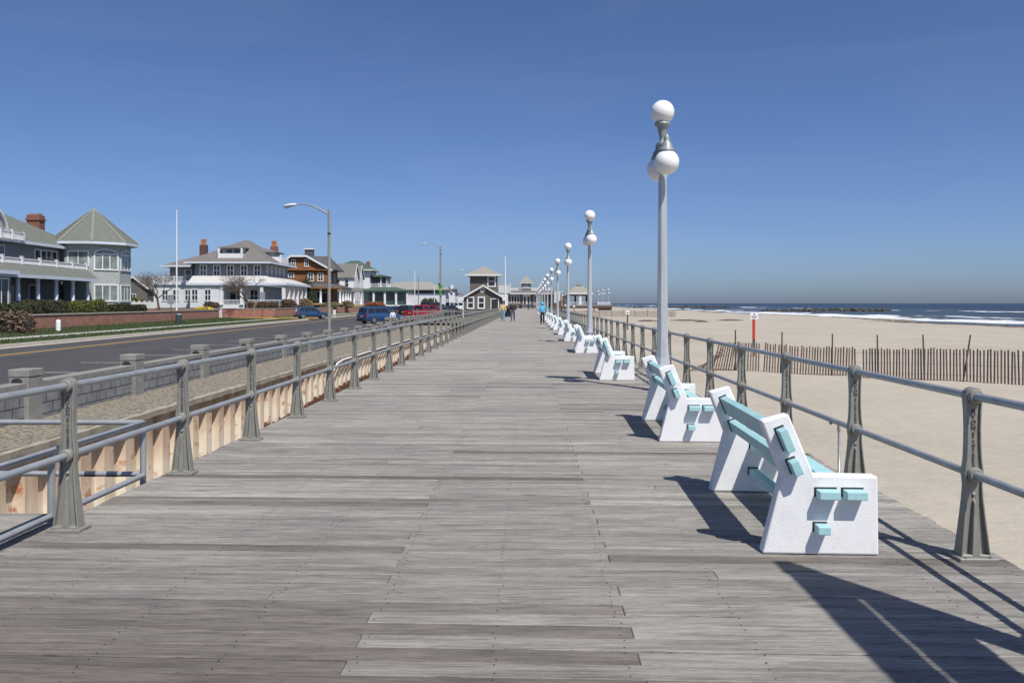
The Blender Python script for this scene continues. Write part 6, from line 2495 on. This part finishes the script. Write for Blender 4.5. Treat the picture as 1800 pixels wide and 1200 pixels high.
    if rack:
        for s in (-1, 1):
            MB().tube([(xr1 + 0.1, s * wt * 0.85, H), (xr1 + 0.15, s * wt * 0.85, H + 0.07), (xf1 - 0.2, s * wt * 0.85, H + 0.07), (xf1 - 0.1, s * wt * 0.85, H)], 0.018, 6).build('roof_rail', 'black_plastic', root)
    if box:
        MB().box(xr1 + 0.2, xf1 - 0.1, -wt * 0.7, wt * 0.5, H + 0.03, H + 0.36).build('roof_box', 'black_plastic', root, 0.08)
    return root


car_paint('paint_blue', (0.030, 0.085, 0.22))
car_paint('paint_teal_blue', (0.018, 0.065, 0.15))
car_paint('paint_red', (0.46, 0.012, 0.018))
car_paint('paint_black', (0.012, 0.012, 0.014))
car_paint('paint_grey_blue', (0.15, 0.18, 0.24))
car_paint('paint_dark', (0.03, 0.035, 0.045))
car_paint('paint_white', (0.74, 0.74, 0.73))
car_paint('paint_navy', (0.015, 0.02, 0.06))
r45 = math.radians
vehicle('parked_car', 'bright blue family car parked at an angle, woman standing at its side', 'car', 668, 85, r45(46), 4.6, 1.82, 1.70, 'paint_blue', 'suv', rack=True)
vehicle('parked_car', 'teal blue hatchback turning out of the side street by the brick wall', 'car', 548, 109, r45(28), 4.4, 1.8, 1.62, 'paint_teal_blue', 'hatch')
vehicle('pickup_truck', 'bright red pickup truck with its tailgate toward us', 'pickup', 741, 108, r45(62), 5.3, 1.95, 1.85, 'paint_red', 'pickup')
vehicle('parked_car', 'black car half hidden left of the red pickup', 'car', 718.5, 128, r45(75), 4.6, 1.85, 1.75, 'paint_black', 'suv')
vehicle('parked_car', 'dark red car just right of the red pickup', 'car', 759, 128, r45(60), 4.5, 1.8, 1.72, 'paint_red', 'hatch')
vehicle('parked_van', 'tall black van behind the red pickup', 'van', 761, 142, r45(60), 4.9, 1.9, 2.25, 'paint_black', 'van')
vehicle('parked_car', 'grey blue estate car with a black roof box', 'car', 777, 142, r45(48), 4.6, 1.8, 1.55, 'paint_grey_blue', 'suv', box=True)
vehicle('parked_car', 'dark car just left of the white van', 'car', 794, 158, r45(40), 4.7, 1.85, 1.68, 'paint_dark', 'suv')
vehicle('parked_van', 'white van parked left of the beach hut', 'van', 803, 186, r45(40), 5.2, 2.0, 2.35, 'paint_white', 'van')
vehicle('parked_car', 'navy saloon across the street before the green porch, left of two', 'car', 682, 168, r45(80), 4.5, 1.8, 1.45, 'paint_navy', 'sedan')
vehicle('parked_car', 'navy saloon across the street before the green porch, right of two', 'car', 699, 176, r45(60), 4.5, 1.8, 1.45, 'paint_navy', 'sedan')
vehicle('parked_car', 'blue car at the left edge behind the nearest wall pier', 'car', -112, 27.5, r45(150), 4.4, 1.8, 1.5, 'paint_navy', 'hatch')


# ------------------------------------------------------------------ people
def skin_mesh(name, pts, edges, root_i, m, parent, sub=2):
    me = bpy.data.meshes.new(name)
    me.from_pydata([p[:3] for p in pts], edges, [])
    me.update()
    o = bpy.data.objects.new(name, me)
    COL.objects.link(o)
    sk = o.modifiers.new('skin', 'SKIN')
    sk.use_smooth_shade = True
    for i, p in enumerate(pts):
        rr = p[3] if isinstance(p[3], tuple) else (p[3], p[3])
        me.skin_vertices[0].data[i].radius = rr
        me.skin_vertices[0].data[i].use_root = (i == root_i)
    ss = o.modifiers.new('sub', 'SUBSURF')
    ss.levels = sub
    ss.render_levels = sub
    dg = bpy.context.evaluated_depsgraph_get()
    m2 = bpy.data.meshes.new_from_object(o.evaluated_get(dg))
    bpy.data.objects.remove(o)
    vs = [tuple(v.co) for v in m2.vertices]
    fs = [tuple(p.vertices) for p in m2.polygons]
    bpy.data.meshes.remove(m2)
    bpy.data.meshes.remove(me)
    return vs, fs


def person(label, px, d, heading, height, z=0.0, step=0.25, swing=0.2, top='', legs='', shoes='rubber', hair='hair_dark', coat_len=0.0, hood=None, shorts=False, bag=None, arms='swing', seed=1):
    """built facing local -y"""
    x, y = at(px, d)
    root = thing('person', label, 'person', (x, y, z), heading, 'people on the boardwalk')
    k = height / 1.75
    J = {}
    J['pelvis'] = (0, 0, 0.96); J['waist'] = (0, 0.0, 1.10); J['chest'] = (0, 0.0, 1.30); J['neckb'] = (0, 0.01, 1.45); J['neck'] = (0, 0.0, 1.52)
    J['head'] = (0, -0.015, 1.61); J['crown'] = (0, -0.005, 1.70)
    for s, n in ((-1, 'l'), (1, 'r')):
        st = step * s
        J['hip' + n] = (0.095 * s, 0, 0.90)
        J['knee' + n] = (0.10 * s, -st * 0.55 - 0.03, 0.50)
        J['ankle' + n] = (0.10 * s, -st + (0.06 if st < 0 else 0.0), 0.085 + (0.05 if st < 0 else 0.0))
        J['toe' + n] = (0.115 * s, J['ankle' + n][1] - 0.16, 0.035)
        sw = swing * s
        J['sho' + n] = (0.185 * s, 0.01, 1.42)
        if arms == 'pocket':
            J['elb' + n] = (0.285 * s, 0.06, 1.16)
            J['wri' + n] = (0.20 * s, -0.10, 0.98)
            J['hand' + n] = (0.175 * s, -0.13, 0.93)
        else:
            J['elb' + n] = (0.25 * s, sw * 0.45 + 0.02, 1.15)
            J['wri' + n] = (0.255 * s, sw - 0.05, 0.92)
            J['hand' + n] = (0.25 * s, sw - 0.07, 0.84)
    RB = {'pelvis': (0.14, 0.11), 'waist': (0.125, 0.095), 'chest': (0.15, 0.105), 'neckb': (0.07, 0.065), 'neck': 0.052, 'head': (0.072, 0.088), 'crown': (0.06, 0.072)}
    for n in 'lr':
        RB.update({'hip' + n: 0.085, 'knee' + n: 0.058, 'ankle' + n: 0.04, 'toe' + n: 0.03, 'sho' + n: 0.058, 'elb' + n: 0.042, 'wri' + n: 0.028, 'hand' + n: (0.022, 0.036)})
    E = [('pelvis', 'waist'), ('waist', 'chest'), ('chest', 'neckb'), ('neckb', 'neck'), ('neck', 'head'), ('head', 'crown')]
    for n in 'lr':
        E += [('pelvis', 'hip' + n), ('hip' + n, 'knee' + n), ('knee' + n, 'ankle' + n), ('ankle' + n, 'toe' + n), ('chest', 'sho' + n), ('sho' + n, 'elb' + n), ('elb' + n, 'wri' + n), ('wri' + n, 'hand' + n)]
        s = -1 if n == 'l' else 1
        hx_, hy_, hz_ = J['hand' + n]
        for f in range(4):
            J['f%d%s' % (f, n)] = (hx_ + 0.004 * s, hy_ + (f - 1.5) * 0.021, hz_ - 0.055)
            J['g%d%s' % (f, n)] = (hx_ - 0.012 * s, hy_ + (f - 1.5) * 0.021, hz_ - (0.095, 0.105, 0.10, 0.085)[f])
            RB['f%d%s' % (f, n)] = 0.0095
            RB['g%d%s' % (f, n)] = 0.008
            E += [('hand' + n, 'f%d%s' % (f, n)), ('f%d%s' % (f, n), 'g%d%s' % (f, n))]
        J['th' + n] = (hx_ - 0.02 * s, hy_ - 0.05, hz_ - 0.02)
        RB['th' + n] = 0.010
        E += [('hand' + n, 'th' + n)]
    names = list(J)
    idx = {n: i for i, n in enumerate(names)}

    def sc_(p):
        return tuple(c * k for c in p)

    def grow(nm, sub_names, rad, edges, m_, root_n, lv=2, extra=None):
        ids = {n: i for i, n in enumerate(sub_names)}
        pts = []
        for n in sub_names:
            rr = rad[n]
            rr = tuple(a * k for a in rr) if isinstance(rr, tuple) else rr * k
            pts.append((*sc_(J[n]), rr))
        vs, fs = skin_mesh(nm, pts, [(ids[a], ids[b]) for a, b in edges if a in ids and b in ids], ids[root_n], m_, root, lv)
        mb = MB()
        mb.add(vs, fs, True)
        if extra:
            extra(mb)
        return mb.build(nm, m_, root)

    def face(mb):
        hz = 1.625 * k
        mb.ball((0, -0.10 * k, hz - 0.01 * k), 0.016 * k, 8, 6, (0.8, 1.2, 1.5))
        for s in (-1, 1):
            mb.ball((0.078 * s * k, 0.0, hz), 0.022 * k, 8, 6, (0.4, 0.8, 1.3))
    grow('body', names, RB, E, 'skin', 'pelvis', 1, face)
    mb = MB()
    for s in (-1, 1):
        mb.ball((0.03 * s * k, -0.089 * k, 1.635 * k), 0.010 * k, 6, 5)
    mb.ball((0, -0.088 * k, 1.572 * k), 0.014 * k, 8, 5, (1.6, 0.6, 0.4))
    mb.build('face_features', 'hair_dark', root)
    # coat or jacket
    J2 = ['pelvis', 'waist', 'chest', 'neckb'] + [a + n for n in 'lr' for a in ('sho', 'elb', 'wri')]
    RJ = {'pelvis': (0.185 + coat_len * 0.1, 0.145), 'waist': (0.175, 0.135), 'chest': (0.19, 0.135), 'neckb': (0.085, 0.08)}
    for n in 'lr':
        RJ.update({'sho' + n: 0.085, 'elb' + n: 0.07, 'wri' + n: 0.052})
    sv = J['pelvis']
    J['pelvis'] = (0, 0, 0.94 - coat_len)
    grow('jacket', J2, RJ, E, top, 'chest')
    J['pelvis'] = sv
    # trousers or shorts
    RT = {'pelvis': (0.155, 0.12), 'waist': (0.135, 0.105)}
    for n in 'lr':
        RT.update({'hip' + n: 0.105, 'knee' + n: 0.078, 'ankle' + n: 0.062})
    J3 = ['waist', 'pelvis'] + [a + n for n in 'lr' for a in (('hip', 'knee') if shorts else ('hip', 'knee', 'ankle'))]
    grow('trousers' if not shorts else 'shorts', J3, RT, E, legs, 'pelvis')
    mb = MB()
    for n in 'lr':
        ax, ay, az = J['ankle' + n]
        mb.ball((ax * k * 1.05, (ay - 0.07) * k, (az - 0.035) * k), 0.06 * k, 12, 8, (0.85, 2.3, 0.85))
    mb.build('shoes', shoes, root)
    mb = MB()
    if hood:
        mb.ball((0, 0.02 * k, 1.64 * k), 0.135 * k, 14, 10, (0.95, 1.05, 1.1))
        mb.build('hood', hood, root)
    else:
        mb.ball((0, 0.022 * k, 1.675 * k), 0.098 * k, 14, 10, (0.93, 1.0, 0.95))
        mb.build('hair', hair, root)
    if bag:
        MB().ball((0.33 * k, 0.05, 0.95 * k), 0.2, 10, 8, (0.6, 1, 1.1)).build('bag', bag, root)
    return root


cloth('jacket_yellow', (0.66, 0.53, 0.25)); cloth('jeans_light', (0.20, 0.34, 0.48)); cloth('jacket_black', (0.03, 0.03, 0.036)); cloth('jeans_blue', (0.075, 0.11, 0.21))
cloth('coat_sky_blue', (0.12, 0.50, 0.72)); cloth('leggings_black', (0.02, 0.02, 0.022)); cloth('coat_royal', (0.03, 0.05, 0.30)); cloth('top_grey', (0.34, 0.38, 0.44)); cloth('top_white', (0.72, 0.73, 0.77))
person('person in a yellow jacket and light blue jeans walking beside a darker dressed companion', 884, 72, 0.0, 1.75, 0, 0.12, 0.05, 'jacket_yellow', 'jeans_light', 'jeans_light', 'hair_dark')
person('person in a black jacket and blue jeans, hands in pockets, walking toward us', 901.5, 72, -0.1, 1.75, 0, -0.2, 0.0, 'jacket_black', 'jeans_blue', 'rubber', 'hair_grey', arms='pocket')
person('person in a hooded sky blue coat and black leggings walking away near the benches', 953.5, 62, PI, 1.68, 0, 0.2, 0.1, 'coat_sky_blue', 'leggings_black', 'rubber', coat_len=0.06, hood='coat_sky_blue')
person('distant person in a royal blue coat near the pavilion', 929, 192, PI, 1.7, 0, 0.2, 0.1, 'coat_royal', 'leggings_black', 'rubber', 'hair_dark')
person('distant person in a grey top and black shorts near the far benches', 939.5, 215, 0, 1.8, 0, 0.3, 0.25, 'top_grey', 'leggings_black', 'rubber', 'hair_dark', shorts=True)
person('distant person in black beside the grey topped runner', 935.5, 222, 0, 1.7, 0, 0.2, 0.15, 'jacket_black', 'leggings_black', 'rubber', 'hair_dark')
pw_ = person('person in a white top standing between the block wall and the bright blue car', 690.5, 70.5, 0.5, 1.52, ROAD_Z, 0.02, 0.05, 'top_white', 'jeans_blue', 'rubber', 'hair_dark')
pw_['group'] = 'people by the street'

# drop unused blocks
for m_ in list(bpy.data.meshes):
    if m_.users == 0:
        bpy.data.meshes.remove(m_)
